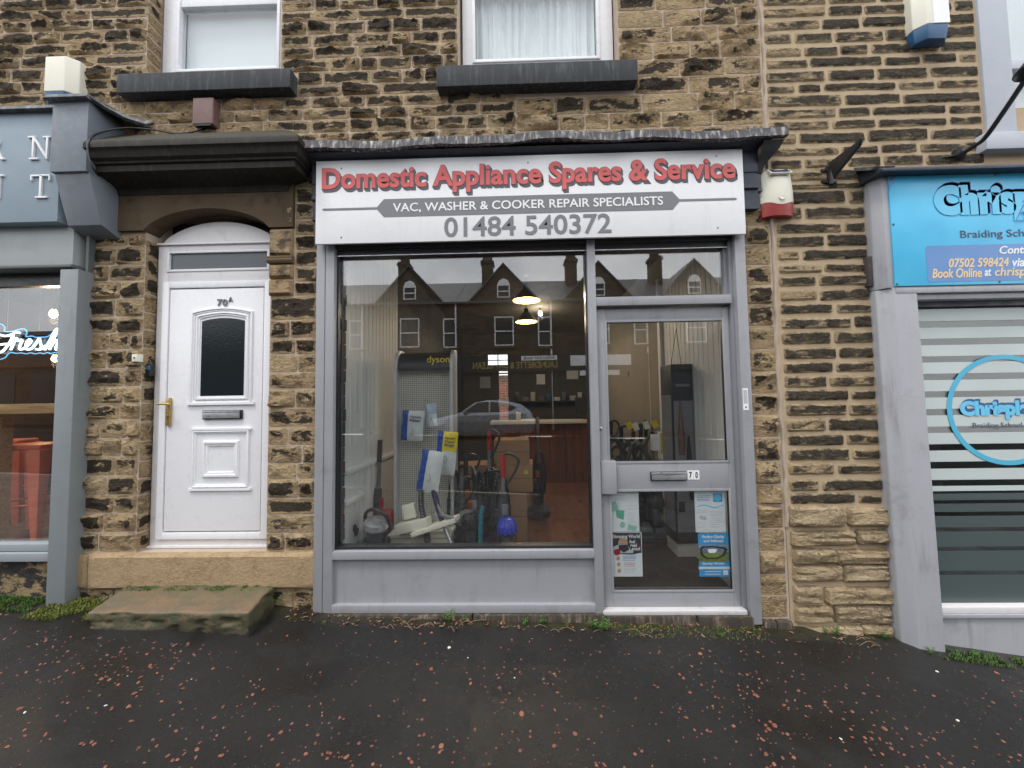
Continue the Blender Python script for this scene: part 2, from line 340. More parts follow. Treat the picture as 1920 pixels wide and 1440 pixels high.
# ================================================================ the ground
def asphalt():
    m, t, b, L = _mat('wet asphalt'); p = wp(t)
    n1 = noise(t, p, 1.3, 6, .6); n2 = noise(t, p, 60, 5, .7); n3 = noise(t, p, 5, 5, .6)
    c = mixc(t, n2, (.0055, .0052, .005), (.020, .0184, .0172)); c = mixc(t, mrange(t, n1, .42, .7, 0, .6), c, (.021, .019, .017))
    vo = nd(t, 'TexVoronoi', Scale=240); L(p, vo.inputs['Vector']); ag = mrange(t, vo.outputs['Distance'], .12, .32, 1, 0)
    sel = mrange(t, noise(t, p, 45, 2), .56, .63); c = mixc(t, mth(t, 'MULTIPLY', ag, mth(t, 'MULTIPLY', sel, .55)), c, (.10, .09, .08))
    sx = nd(t, 'SeparateXYZ'); L(p, sx.inputs[0])
    # earth and moss gathered in a strip along the foot of the wall
    edge = mth(t, 'MULTIPLY', mrange(t, mth(t, 'ADD', sx.outputs['Y'], mth(t, 'MULTIPLY', n3, .26)), -.06, .10), mrange(t, noise(t, p, 9, 5, .6), .3, .5, .2, 1))
    dirt = mixc(t, mrange(t, noise(t, p, 22, 5, .7), .45, .62), (.035, .026, .018), (.03, .042, .010)); c = mixc(t, mth(t, 'MULTIPLY', edge, .85), c, dirt)
    L(c, b.inputs['Base Color']); L(mrange(t, noise(t, p, 2.4, 5, .6), .38, .62, .24, .58), b.inputs['Roughness']); b.inputs['Specular IOR Level'].default_value = .36
    h = mth(t, 'ADD', mth(t, 'MULTIPLY', vo.outputs['Distance'], -.7), mth(t, 'MULTIPLY', n2, .8)); bump(t, b, h, .35, .004); return m
M['asphalt'] = asphalt(); M['tarmac'] = surf('road tarmac', (.025, .025, .025), .9, .2, 2, .3, 120, spec=.05); M['kerb'] = surf('kerb stone', (.22, .2, .17), .8, .15, 4, .2, 60)
def sheet(name, xs, ys, zf, m):
    b = MB(); nx, ny = len(xs), len(ys)
    b.add([(x, y, zf(x, y)) for y in ys for x in xs], [(j*nx+i, j*nx+i+1, (j+1)*nx+i+1, (j+1)*nx+i) for j in range(ny-1) for i in range(nx-1)])
    o = b.build(name, m, smooth=True, origin=(0, 0, 0)); return tag(o, kind='structure')
xs = [-40, -30, -20, -14, -10, -8]+list(np.arange(-6.5, 6.51, .09))+[8, 10, 14, 20, 30, 40]
ys = list(np.arange(.30, -.6, -.06))+list(np.arange(-.6, -4.21, -.15))
def pave_z(x, y):
    z = ground(x, y); near = abs(x) < 7
    if near: z += .012*(float(fbm(x*2.2+50, y*2.2+50, 3))-.5)+.004*float(vnoise(x*9+70, y*9+70, 5))
    return z+(.012*max(0, 1+y/.16) if y > -.16 else 0)
tag(sheet('pavement', xs, ys, pave_z, M['asphalt']), 'dark wet asphalt pavement in front of the shops', 'pavement')
OPP = .30
def road_z(x, y): return ground(x, -4.2)-.11+(ground(x, -4.2)*-.6+OPP)*((-4.2-y)/10.0)*.9
sheet('road', [-40, -20, -10, -5, 0, 5, 10, 20, 40], [-4.32, -8, -12, -14.2], road_z, M['tarmac'])
b = MB(); xx = [-40, -20, -10, -5, 0, 5, 10, 20, 40]
for x0, x1 in zip(xx, xx[1:]):
    za, zb = ground(x0, -4.2), ground(x1, -4.2)
    b.add([(x0,-4.2,za-.3),(x1,-4.2,zb-.3),(x1,-4.2,zb),(x0,-4.2,za),(x0,-4.34,za-.3),(x1,-4.34,zb-.3),(x1,-4.34,zb-.01),(x0,-4.34,za-.01)], [(0,1,2,3),(4,7,6,5),(3,2,6,7)])
tag(b.build('kerb', M['kerb']), kind='structure')
sheet('far_pavement', xx, [-14.1, -17.5], lambda x, y: road_z(x, -14.2)+.12, M['tarmac'])

# ================================================================ walls of stone
def wall_solid(name, X0, X1, Z0, Z1, Y0, Y1, holes, m, parent):
    xs = sorted({X0, X1, *[h[0] for h in holes], *[h[1] for h in holes]}); xs = [x for x in xs if X0 <= x <= X1]
    zs = sorted({Z0, Z1, *[h[2] for h in holes], *[h[3] for h in holes]}); zs = [z for z in zs if Z0 <= z <= Z1]
    def solid(i, j):
        if i < 0 or j < 0 or i >= len(xs)-1 or j >= len(zs)-1: return False
        x, z = (xs[i]+xs[i+1])/2, (zs[j]+zs[j+1])/2
        return not any(h[0] < x < h[1] and h[2] < z < h[3] for h in holes)
    b = MB()
    for i in range(len(xs)-1):
        for j in range(len(zs)-1):
            if not solid(i, j): continue
            a, c, d, e = xs[i], xs[i+1], zs[j], zs[j+1]
            b.add([(a,Y0,d),(c,Y0,d),(c,Y0,e),(a,Y0,e)], [(0,1,2,3)]); b.add([(a,Y1,d),(c,Y1,d),(c,Y1,e),(a,Y1,e)], [(3,2,1,0)])
            if not solid(i-1, j): b.add([(a,Y0,d),(a,Y0,e),(a,Y1,e),(a,Y1,d)], [(0,1,2,3)])
            if not solid(i+1, j): b.add([(c,Y0,d),(c,Y1,d),(c,Y1,e),(c,Y0,e)], [(0,1,2,3)])
            if not solid(i, j-1): b.add([(a,Y0,d),(a,Y1,d),(c,Y1,d),(c,Y0,d)], [(0,1,2,3)])
            if not solid(i, j+1): b.add([(a,Y0,e),(c,Y0,e),(c,Y1,e),(a,Y1,e)], [(0,1,2,3)])
    return b.build(name, m, parent)
_sid = [0]
def stone_geo(o, u, n, w, h, proud, style, soot, res=.0165):
    """one squared stone: uneven outline, rock-faced front of tilted facets, sides running back into the wall"""
    _sid[0] += 1; s = _sid[0]; r = random.Random(s*31+5)
    o, u, n = Vector(o), Vector(u), Vector(n)
    nx = int(min(30, max(5, round(w/res)))); nz_ = int(min(12, max(4, round(h/res))))
    S, T = np.meshgrid(np.linspace(0, 1, nx+1), np.linspace(0, 1, nz_+1)); ox, oz = s*3.7, s*1.9
    X = S*w; Z = T*h
    wob = .006 if style != 'ashlar' else .002
    X = X+wob*(fbm(ox+Z*14, oz+S*2, 1)-.47)*2*(np.abs(S-.5)*2)**2; Z = Z+wob*(fbm(ox+X*12, oz+T*2+9, 2)-.47)*2*(np.abs(T-.5)*2)**2
    if style != 'ashlar':                                      # knocked-off corners
        cz = np.clip((np.abs(S-.5)*w-(w/2-.018))/.018, 0, 1)*np.clip((np.abs(T-.5)*h-(h/2-.018))/.018, 0, 1)
        X = X-np.sign(S-.5)*cz*.005; Z = Z-np.sign(T-.5)*cz*.005
    e = np.minimum(np.minimum(S, 1-S)*w, np.minimum(T, 1-T)*h)
    sootv = np.full(S.shape, soot)
    if style == 'rock':
        k = 4+int(w/.07); pl = []
        for i in range(k):
            cx, cz_ = r.uniform(0, w), r.uniform(.1, .9)*h; a = r.uniform(.45, 1.25)*proud
            gx, gz = r.uniform(-.3, .3), r.uniform(-.5, .65)
            pl.append(a+gx*(X-cx)+gz*(Z-cz_)+.004*(fbm(X*40+i, Z*40+ox, i)-.5))
        pl = np.array(pl); d = np.partition(pl, 1, axis=0)[:2].mean(0); idx = pl.argmin(0)
        d = d+.034*(fbm(X*16+ox, Z*34+oz, 8)-.47)+.012*(np.abs(fbm(X*30+ox, Z*55+oz, 12)-.47)*-4+.5)
        fresh = {i: r.choice((0, 0, 0, -.28, .1)) for i in range(k)}
        sootv = sootv+np.vectorize(fresh.get)(idx)
        y = np.clip(d, .002, .07)*np.clip(e/.014, 0, 1)**.6
        sootv = sootv+(y/proud-.7)*.12
    elif style == 'flat':
        y = proud*np.clip(e/.012, 0, 1)**.7*(.5+fbm(X*16+ox, Z*34+oz, 4))+.003*(fbm(X*60+ox, Z*60, 5)-.5)
    elif style == 'strata':
        y = proud*np.clip(e/.018, 0, 1)**.6*(.35+1.0*fbm(X*5+ox, Z*48+oz, 4))
    else:
        y = proud*np.clip(e/.006, 0, 1)+.004*(fbm(X*14+ox, Z*14+oz, 4)-.5)*np.clip(e/.02, 0, 1)
    c = o+u*(w/2)+Vector((0, 0, h/2)); vs = []
    for j in range(nz_+1):
        for i in range(nx+1):
            q = u*float(X[j,i]-w/2)+n*float(y[j,i])+Vector((0, 0, float(Z[j,i]-h/2))); vs.append(tuple(q))
    fs = [(j*(nx+1)+i, j*(nx+1)+i+1, (j+1)*(nx+1)+i+1, (j+1)*(nx+1)+i) for j in range(nz_) for i in range(nx)]
    ring = [i for i in range(nx+1)]+[j*(nx+1)+nx for j in range(1, nz_+1)]+[nz_*(nx+1)+i for i in range(nx-1, -1, -1)]+[j*(nx+1) for j in range(nz_-1, 0, -1)]
    base = len(vs)
    for i in ring:
        q = Vector(vs[i]); q = q-n*(q.dot(n)+.03); vs.append(tuple(q))
    m = len(ring); fs += [(ring[(i+1)%m], ring[i], base+i, base+(i+1)%m) for i in range(m)]
    ed = list(e.ravel())+[0.0]*m; sv = list(sootv.ravel())+[float(sootv.mean())]*m
    return vs, fs, ed, sv, c
def stone_mesh(g, m):
    vs, fs, ed, sv, c = g
    me = bpy.data.meshes.new('stone'); me.from_pydata(vs, [], fs); me.materials.append(m)
    for nm, dat in (('edge', ed), ('soot', sv)):
        a = me.attributes.new(nm, 'FLOAT', 'POINT'); a.data.foreach_set('value', np.array(dat, dtype=np.float32))
    me.polygons.foreach_set('use_smooth', [True]*len(me.polygons))
    try: me.set_sharp_from_angle(angle=R(34))
    except Exception: pass
    return me
def stone(o, u, n, w, h, proud, style, soot, m, parent, name='stone', label=None):
    g = stone_geo(o, u, n, w, h, proud, style, soot); me = stone_mesh(g, m)
    ob = bpy.data.objects.new(name, me); COL.objects.link(ob); ob.parent = parent; ob.location = g[4]-wpos(parent)
    if label: ob['label'] = label
    return ob
def courses(X0, X1, Z0, Z1, ch, wmin, wmax, holes, style, proud, sootf, m, parent, jo=.011, seed=1, Y=0.0, keep=None, rest=None):
    """lays courses of stones in a rectangle of the wall face, leaving out the holes"""
    r = random.Random(seed); z = Z0
    while z < Z1-.04:
        h = ch*r.uniform(.88, 1.12)
        if Z1-(z+h) < ch*.6: h = Z1-z
        spans = [(X0, X1)]
        for a, b_, c, d in holes:
            ov = min(d, z+h)-max(c, z)
            if ov > h*.35:
                spans = [q for s in spans for q in ((s[0], min(s[1], a)), (max(s[0], b_), s[1])) if q[1]-q[0] > .035]
        for a, b_ in spans:
            x = a
            while x < b_-.03:
                w = r.uniform(wmin, wmax)*(1 if r.random() > .25 else .7)
                if b_-(x+w) < wmin*.55: w = b_-x
                if w > wmax*1.25: w = w/2
                args = ((x+jo/2, Y, z+jo/2), (1, 0, 0), (0, -1, 0), w-jo, h-jo, proud*r.uniform(.75, 1.2), style, sootf(x+w/2, z+h/2)+r.uniform(-.17, .15))
                if style != 'rock':
                    j_ = .004 if style == 'flat' else .009; args = ((x+jo/2+r.uniform(-j_, j_), Y, z+jo/2+r.uniform(-j_, j_)), *args[1:4], args[4]*r.uniform(.88, 1.06), *args[5:])
                if keep is None or keep(x, x+w, z):
                    so_ = stone(*args, m, parent); so_.rotation_euler.y = r.uniform(-1, 1)*{'rock': .006, 'flat': .010, 'strata': .022}[style]
                elif rest is not None: rest.append(args)
                x += w
        z += h
def join_rest(rest, m, parent, name):
    if not rest: return
    b = MB(); ed = []; sv = []
    for a in rest:
        vs, fs, e, s, c = stone_geo(*a, res=.035); b.add([tuple(Vector(v)+c) for v in vs], fs); ed += e; sv += s
    o = b.build(name, m, parent)
    if len(o.data.vertices) == len(ed):
        for nm, dat in (('edge', ed), ('soot', sv)):
            at = o.data.attributes.new(nm, 'FLOAT', 'POINT'); at.data.foreach_set('value', np.array(dat, dtype=np.float32))
    return tag(o, kind='stuff')
# ---------------------------------------------------------------- number 70 and the rest of its terrace
JX = 2.02
HOUSE = thing('terraced_house', 'sooty rock-faced sandstone terrace house with two white upper windows', 'house', (-1.5, .15, -.3))
DOOR_O = (-3.085, -2.03, .455, 3.24); W1 = (-3.135, -1.975, 4.19, 5.9); W2 = (-.475, .855, 4.16, 5.9); SHOP_O = (-1.635, 1.79, -.6, 3.45); LSHOP_O = (-7.5, -3.60, -.6, 3.45)
HW = wall_solid('wall', -9.0, JX, -.6, 6.6, .0025, .34, [DOOR_O, W1, W2, SHOP_O, LSHOP_O], M['mortar'], HOUSE)
S1 = (-3.275, -1.83, 4.19, 4.352); S2 = (-.637, .975, 4.152, 4.328)
HOLES = [(-3.135, -1.975, 4.35, 9), (-.475, .855, 4.32, 9), S1, S2, (-3.6, -1.90, 3.05, 3.86), (-9, -3.3, 0, 3.90), (-1.66, 2.0, 0, 3.665)]
rest = []
vis = lambda x0, x1, z: x1 > -4.62 and z < 5.16
courses(-6.2, .0, 3.055, 5.55, .1045, .2, .42, [h for h in HOLES]+[(-9, -3.3, 0, 3.9), (-1.83, 0, 0, 3.655)], 'rock', .040, lambda x, z: (.66 if z > 4.17 else (.28 if x < -1.95 else .57))+.2*float(fbm(x+9, z+3, 41)-.5), M['stone'], HW, seed=11, keep=vis, rest=rest)
def sf2(x, z): return .46 if z < 4.12 else (.42 if x > .9 else .5)
courses(.0, JX-.012, 3.665, 5.55, .148, .26, .46, HOLES, 'rock', .042, sf2, M['stone'], HW, seed=23, keep=vis, rest=rest)
# piers either side of the white door, each with the return into the doorway
courses(-3.565, -3.085, .465, 3.05, .1475, .16, .34, [], 'rock', .036, lambda x, z: .48+.1*math.sin(z*3.1), M['stone'], HW, seed=37)
courses(-2.03, -1.64, .465, 2.50, .139, .16, .40, [], 'rock', .034, lambda x, z: .5, M['stone'], HW, seed=41)
courses(-1.83, -1.64, 2.50, 3.66, .13, .17, .22, [], 'rock', .026, lambda x, z: .64, M['stone'], HW, seed=43)
courses(1.80, JX-.012, -.06, 3.40, .1735, .2, .3, [], 'rock', .034, lambda x, z: .42 if z > .9 else .18, M['stone'], HW, seed=47)
r_ = random.Random(3); z = .465
while z < 3.0:
    h = .1475*r_.uniform(.9, 1.1); stone((-3.085, .004, z+.005), (0, 1, 0), (1, 0, 0), .12, h-.01, .014, 'rock', .42+r_.uniform(-.2, .25), M['stone'], HW); z += h
z = 4.36
while z < 5.15:
    h = .1045*r_.uniform(.92, 1.08); stone((-3.135, .004, z+.005), (0, 1, 0), (1, 0, 0), .125, h-.01, .010, 'rock', .34+r_.uniform(-.2, .2), M['stone'], HW); z += h
join_rest(rest, M['stone'], HW, 'stonework')
M['lintel0'] = surf('brown moulded stone', (.17, .122, .075), .9, .35, 6, .4, 60, dirt=.7, dcol=(.04, .032, .024), spec=.2)
# dressed stones: threshold block, its neighbour, jamb and corbel blocks
stone((-3.435, -.028, .185), (1, 0, 0), (0, -1, 0), 1.80, .275, .022, 'ashlar', .12, M['ashlar'], HW, 'threshold_stone', 'long buff block under the white door')
stone((-3.585, -.022, .19), (1, 0, 0), (0, -1, 0), .14, .262, .016, 'ashlar', .2, M['ashlar'], HW)
stone((-1.80, -.005, -.02), (1, 0, 0), (0, -1, 0), .165, .195, .02, 'rock', .45, M['stone'], HW); stone((-2.02, -.005, -.02), (1, 0, 0), (0, -1, 0), .21, .195, .02, 'rock', .5, M['stone'], HW); stone((-3.585, -.01, .03), (1, 0, 0), (0, -1, 0), .34, .15, .02, 'rock', .45, M['stone'], HW)
for k, (z0, z1) in enumerate(((2.505, 2.635), (2.645, 2.76), (2.83, 3.055))):
    stone((-2.035, -.006, z0), (1, 0, 0), (0, -1, 0), .195, z1-z0, .03, 'ashlar', .34+.08*k, M['ashlar'], HW)
b = MB(); pr = [(-.03, 2.765), (-.042, 2.775), (-.046, 2.79), (-.036, 2.80), (-.040, 2.815), (-.03, 2.825), (.03, 2.825), (.03, 2.765)]
b.prismx(pr, -2.04, -1.835); b.build('corbel_moulding', M['lintel0'], HW, smooth=True)
def plain_attr(o, soot):
    n = len(o.data.vertices)
    for nm, v in (('edge', .03), ('soot', soot)):
        a = o.data.attributes.new(nm, 'FLOAT', 'POINT'); a.data.foreach_set('value', np.full(n, v, dtype=np.float32))
    return o
# arched lintel over the white door
M['lintel'] = surf('sooty lintel stone', (.10, .072, .046), .9, .45, 3.5, .5, 45, dirt=.85, dcol=(.028, .023, .018), spec=.2)
LINTEL = thing('door_canopy', 'black moulded stone canopy and arched lintel above the white door', 'canopy', (-2.6, 0, 3.05))
N_ = 22; ax0, ax1, az, ap = -3.085, -2.03, 3.062, 3.238
arc = [(ax0+(ax1-ax0)*i/N_, az+(ap-az)*(1-((i/N_-.5)*2)**2)**.72) for i in range(N_+1)]
b = MB(); top = 3.425
for (xa, za), (xb, zb) in zip(arc, arc[1:]):
    b.add([(xa,-.03,za),(xb,-.03,zb),(xb,-.03,top),(xa,-.03,top),(xa,.12,za),(xb,.12,zb),(xb,.12,top),(xa,.12,top)], [(0,1,2,3),(0,4,5,1),(3,2,6,7)])
b.box(-3.33, ax0, -.03, .12, 3.065, top); b.box(ax1, -1.835, -.03, .12, 3.065, top)
b.build('lintel', M['lintel'], LINTEL)
hp = [(.0, 3.885), (-.05, 3.865), (-.27, 3.665), (-.285, 3.64), (-.285, 3.60), (-.27, 3.59), (-.262, 3.575), (-.25, 3.54), (-.225, 3.525), (-.222, 3.51), (-.205, 3.505), (-.205, 3.455), (-.19, 3.447), (-.10, 3.43), (-.05, 3.405), (-.036, 3.36), (.0, 3.355)]
b = MB()
for y, zz in hp: b.v += [(-3.315, .01, zz), (-3.315, y, zz), (-1.91-y*.93, y, zz), (-1.91-y*.93, .01, zz)]
for i in range(len(hp)-1):
    for j in range(3): b.f.append((i*4+j, i*4+j+1, (i+1)*4+j+1, (i+1)*4+j)); b.m.append(0)
b.f.append(tuple(i*4+1 for i in range(len(hp)))); b.m.append(0)
b.build('cornice', M['hood'], LINTEL, smooth=True)
# window sills and windows
def window(name, label, hole, sill, frame_w, gl, mull, curtain, yf=.125):
    w = thing(name, label, 'window', ((hole[0]+hole[1])/2, .1, sill[3]))
    MB().box(sill[0], sill[1], -.10, .16, sill[2], sill[3]).build('sill', M['sill'], w, bev=.008)
    f = MB(); x0, x1, z0, z1 = hole[0]+.02, hole[1]-.012, sill[3]-.004, hole[3]
    a, c, d = gl
    f.box(x0, a, yf, yf+.07, z0, z1); f.box(c, x1, yf, yf+.07, z0, z1); f.box(a, c, yf, yf+.07, z0, d); f.box(a, c, yf, yf+.07, 5.55, z1)
    if mull: f.box(a, c, yf, yf+.07, *mull)
    f.build('frame', M['upvc'], w, bev=.004)
    bead = MB()
    for q in ((a-.022, a+.004, d-.02, 5.55), (c-.004, c+.022, d-.02, 5.55)): bead.box(q[0], q[1], yf-.012, yf+.02, q[2], q[3])
    bead.box(a+.004, c-.004, yf-.012, yf+.02, d-.02, d+.004)
    bead.build('bead', M['upvc'], w, bev=.003)
    g = MB().box(a-.005, c+.005, yf+.03, yf+.036, d-.005, 5.56).build('pane', M['glass_n'], w)
    cu = MB(); n = 90
    if curtain:
        pts = [(a+(c-a)*i/n, yf+.12+.016*math.sin(i*.75+2*math.sin(i*.21))+.006*math.sin(i*2.3)) for i in range(n+1)]
    else: pts = [(a-.02, yf+.10), (c+.02, yf+.10)]
    k = len(pts); cu.v = [(x, y, d-.03) for x, y in pts]+[(x, y, 5.6) for x, y in pts]
    cu.f = [(i, i+1, k+i+1, k+i) for i in range(k-1)]; cu.m = [0]*len(cu.f)
    cu.v += [(x, y+.004, d-.03) for x, y in pts]+[(x, y+.004, 5.6) for x, y in pts]; cu.f += [(2*k+i, 3*k+i, 3*k+i+1, 2*k+i+1) for i in range(k-1)]; cu.m += [0]*(k-1)
    cu.build('curtain' if curtain else 'blind', M['net'] if curtain else M['blind'], w, smooth=True)
    MB().box(hole[0], hole[1], yf+.2, yf+.22, sill[3], hole[3]).build('dark_room', M['room'], w)
    return w
def cloth(name, col, tr):
    m, t, b, L = _mat(name); b.inputs['Base Color'].default_value = (*col, 1); b.inputs['Roughness'].default_value = .9; b.inputs['Subsurface Weight'].default_value = 0
    L(mixc(t, noise(t, wp(t), 30, 3), tuple(x*.96 for x in col), col), b.inputs['Base Color']); return m
M['net'] = cloth('net curtain', (.85, .87, .88), 0); M['blind'] = cloth('roller blind', (.84, .86, .885), 0); M['room'] = surf('room wall', (.5, .48, .45), .8, .05, 2, 0)
g1 = rect(341, 12, 524, 136, .15); g2 = rect(891, 0, 1118, 118, .15)
window('upstairs_window', 'white upstairs window with a plain blind above the arched door canopy', W1, S1, .1, (g1[0], -2.085, g1[2]+.01), (5.16, 5.30), False)
window('upstairs_window', 'white upstairs window with pleated net curtain above the white shop sign', W2, S2, .1, (g2[0], g2[1], g2[2]+.01), (5.24, 5.34), True)
# the neighbour to the right
NHOUSE = thing('terraced_house', 'flatter coursed sandstone house with lilac shopfront and blue sign', 'house', (4, .15, -.6))
UPW = (3.97, 5.4, 3.9, 5.9); RSHOP_O = (2.98, 6.2, -.9, 3.3)
NW = wall_solid('wall', JX+.004, 8.0, -1.2, 6.6, .0, .33, [UPW, RSHOP_O], M['mortar_r'], NHOUSE)
rest = []
courses(JX+.018, 3.735, 3.335, 5.5, .1065, .26, .62, [(3.735, 9, 0, 9)], 'flat', .012, lambda x, z: (.34 if x < 2.35 else .64), M['stone_r'], NW, jo=.022, seed=61, keep=lambda a, b_, z: z < 5.1, rest=rest)
courses(JX+.035, 2.775, .78, 3.335, .112, .24, .60, [], 'flat', .014, lambda x, z: (.36 if x < 2.25 else .64), M['stone_r'], NW, jo=.023, seed=67)
courses(JX+.02, 2.775, -.23, .78, .135, .24, .52, [], 'strata', .050, lambda x, z: .02, M['stone_low'], NW, jo=.012, seed=71)
join_rest(rest, M['stone_r'], NW, 'stonework')
# weathered fillet down the joint between the two houses
b = MB(); pts = []
for i in range(60):
    z = .62+i*(4.9/59); pts.append((JX+.006+.006*math.sin(i*1.7)+.008*math.sin(i*.31), -.002-.004*math.sin(i*2.9), z))
b.tube(pts, [.013+.004*math.sin(i*2.2) for i in range(60)], 6); b.build('joint_fillet', M['mortar'], NW, smooth=True)

# ================================================================ the white door 70A
def frame_rect(b, x0, x1, z0, z1, w, y0, y1):
    b.box(x0, x0+w, y0, y1, z0, z1); b.box(x1-w, x1, y0, y1, z0, z1); b.box(x0+w, x1-w, y0, y1, z0, z0+w); b.box(x0+w, x1-w, y0, y1, z1-w, z1)
def mould(b, pts, w, y0, yh):
    """raised moulding that follows a closed outline in X,Z"""
    n = len(pts); cx = sum(p[0] for p in pts)/n; cz = sum(p[1] for p in pts)/n
    prof = [(0, y0), (.15, yh), (.45, yh-.002), (.55, (y0+yh)/2), (.85, yh*.6+y0*.4), (1, y0)]; base = len(b.v)
    for p in pts:
        dx, dz = cx-p[0], cz-p[1]; sx = w*(1 if dx > 0 else -1); sz = w*(1 if dz > 0 else -1)
        if abs(dx) < abs(dz)*.3: sx = dx/abs(dz)*w if dz else 0
        if abs(dz) < abs(dx)*.3: sz = dz/abs(dx)*w if dx else 0
        for k, y in prof: b.v.append((p[0]+sx*k, y, p[1]+sz*k))
    m = len(prof)
    for i in range(n):
        for j in range(m-1): b.f.append((base+i*m+j, base+i*m+j+1, base+((i+1)%n)*m+j+1, base+((i+1)%n)*m+j)); b.m.append(0)
YD = .095
D70 = thing('front_door', 'white panelled plastic front door with arched glass and brass handle', 'door', (-2.55, YD+.03, .46))
x0, x1 = -3.065, -2.022; z0, z1 = .475, 2.99
b = MB(); b.box(x0, x0+.085, YD, YD+.08, z0, z1); b.box(x1-.085, x1, YD, YD+.08, z0, z1); b.box(x0+.085, x1-.085, YD, YD+.08, z0, z0+.075); b.box(x0+.085, x1-.085, YD, YD+.08, z1-.06, z1)
tr = P(400, 516, YD)[1]; b.box(x0+.085, x1-.085, YD, YD+.08, tr-.07, tr+.04)
b.build('frame', M['upvc_d'], D70, bev=.004)
b = MB(); fz0, fz1 = tr+.04, z1-.06
frame_rect(b, x0+.08, x1-.08, fz0-.005, fz1+.005, .02, YD-.008, YD+.03); b.build('fanlight_bead', M['upvc'], D70, bev=.003)
def frosted(name, col, f0=.06):
    m, t, b_, L = _mat(name); b_.inputs['Base Color'].default_value = (*col, 1); b_.inputs['Roughness'].default_value = .12; b_.inputs['Specular IOR Level'].default_value = .35
    bump(t, b_, noise(t, wp(t), 38, 4, .6, 1.2), .09, .01); return m
M['obscure'] = frosted('obscured dark glass', (.012, .018, .02)); M['obscure2'] = frosted('obscured fanlight glass', (.10, .115, .125))
MB().box(x0+.085, x1-.085, YD+.012, YD+.02, fz0, fz1).build('fanlight_pane', M['obscure2'], D70)
# tympanum filling the arch
b = MB(); arc2 = [(x0+.01+(x1-x0-.02)*i/20, 2.992+.195*(1-((i/20-.5)*2)**2)**.75) for i in range(21)]
b.prism([(x0+.01, 2.988)]+arc2[1:-1]+[(x1-.01, 2.988)], YD+.01, YD+.05); b.build('arched_head_panel', M['upvc_d'], D70)
b = MB(); b.box(x0, x1, YD-.02, YD+.01, 2.985, 3.0); b.build('drip_bead', M['upvc'], D70, bev=.003)
# leaf
lx0, lx1, lz0, lz1 = P(328, 780, YD)[0], P(508, 780, YD)[0]-.012, .60, P(420, 541, YD)[1]-.01
b = MB(); frame_rect(b, x0+.06, x1-.055, z0+.055, tr-.055, .055, YD-.018, YD+.03)
b.build('sash', M['upvc'], D70, bev=.005)
lx0, lx1, lz0, lz1 = x0+.125, x1-.12, z0+.12, tr-.12
leaf = MB().box(lx0, lx1, YD-.012, YD+.03, lz0, lz1).build('leaf', M['upvc'], D70, bev=.003)
def arch_rect(r, rise, n=10):
    a, c, d, e = r; return [(a, d), (c, d), (c, e)]+[(c+(a-c)*i/n, e+rise*(1-(2*i/n-1)**2)) for i in range(1, n)]+[(a, e)]
gr = rect(380, 598, 460, 742, YD)
b = MB(); mould(b, arch_rect((gr[0]-.085, gr[1]+.075, gr[2]-.07, gr[3]+.06), .035), .03, YD-.012, YD-.028)
mould(b, arch_rect((gr[0]-.045, gr[1]+.04, gr[2]-.035, gr[3]+.03), .03), .035, YD-.012, YD-.026)
b.box(gr[0]-.105, gr[1]+.095, YD-.03, YD-.012, gr[2]-.075, gr[2]-.055)
b.build('glazing_moulding', M['upvc'], leaf, smooth=True)
b = MB(); b.prism(arch_rect((gr[0], gr[1], gr[2], gr[3]-.02), .025), YD-.016, YD-.006); b.build('pane', M['obscure'], leaf)
pr_ = rect(364, 806, 470, 914, YD)
b = MB(); mould(b, [(pr_[0], pr_[2]), (pr_[1], pr_[2]), (pr_[1], pr_[3]), (pr_[0], pr_[3])], .03, YD-.012, YD-.028)
mould(b, [(pr_[0]+.085, pr_[2]+.085), (pr_[1]-.085, pr_[2]+.085), (pr_[1]-.085, pr_[3]-.085), (pr_[0]+.085, pr_[3]-.085)], .05, YD-.012, YD-.03)
b.box(pr_[0]-.02, pr_[1]+.02, YD-.03, YD-.012, pr_[2]-.02, pr_[2]); b.box(pr_[0]-.015, pr_[1]+.015, YD-.03, YD-.012, pr_[3], pr_[3]+.016)
b.build('panel_moulding', M['upvc'], leaf, smooth=True)
lb = rect(379, 769, 453, 786, YD-.03)
o = MB().box(lb[0], lb[1], YD-.03, YD-.010, lb[2], lb[3]).build('letter_plate', M['black'], leaf, bev=.004)
b = MB(); b.box(lb[0]+.008, lb[1]-.014, YD-.038, YD-.029, lb[2]+.008, lb[3]-.02); b.box(lb[0]+.006, lb[1]-.012, YD-.042, YD-.029, lb[3]-.02, lb[3]-.006); b.build('letter_flap', M['silver'], leaf, bev=.002)
hx, hz = P(317, 772, YD-.02)
b = MB(); b.box(hx-.016, hx+.016, YD-.032, YD-.016, hz-.115, hz+.115)
b.tube([(hx, YD-.03, hz+.065), (hx, YD-.075, hz+.065), (hx-.02, YD-.078, hz+.065), (hx+.055, YD-.078, hz+.063)], .009, 8); b.tube([(hx, YD-.078, hz+.065), (hx-.045, YD-.078, hz+.064)], .009, 8)
b.lathe([(.008, 0), (.008, .006)], (hx, YD-.032, hz-.03), (0, -1, 0), 12); b.build('handle', M['brass'], D70, bev=.002)
q = rect(408, 561, 417, 574, YD-.014); text('7', q[0], q[1], q[2], q[3], YD-.017, M['mid'], leaf, 'number', bold=.02, ext=.004); q = rect(418, 561, 427, 574, YD-.014); text('0', q[0], q[1], q[2], q[3], YD-.017, M['mid'], leaf, 'number', bold=.02, ext=.004)
q = rect(429, 557, 437, 566, YD-.014); text('A', q[0], q[1], q[2], q[3], YD-.017, M['mid'], leaf, 'number', bold=.02, ext=.004)
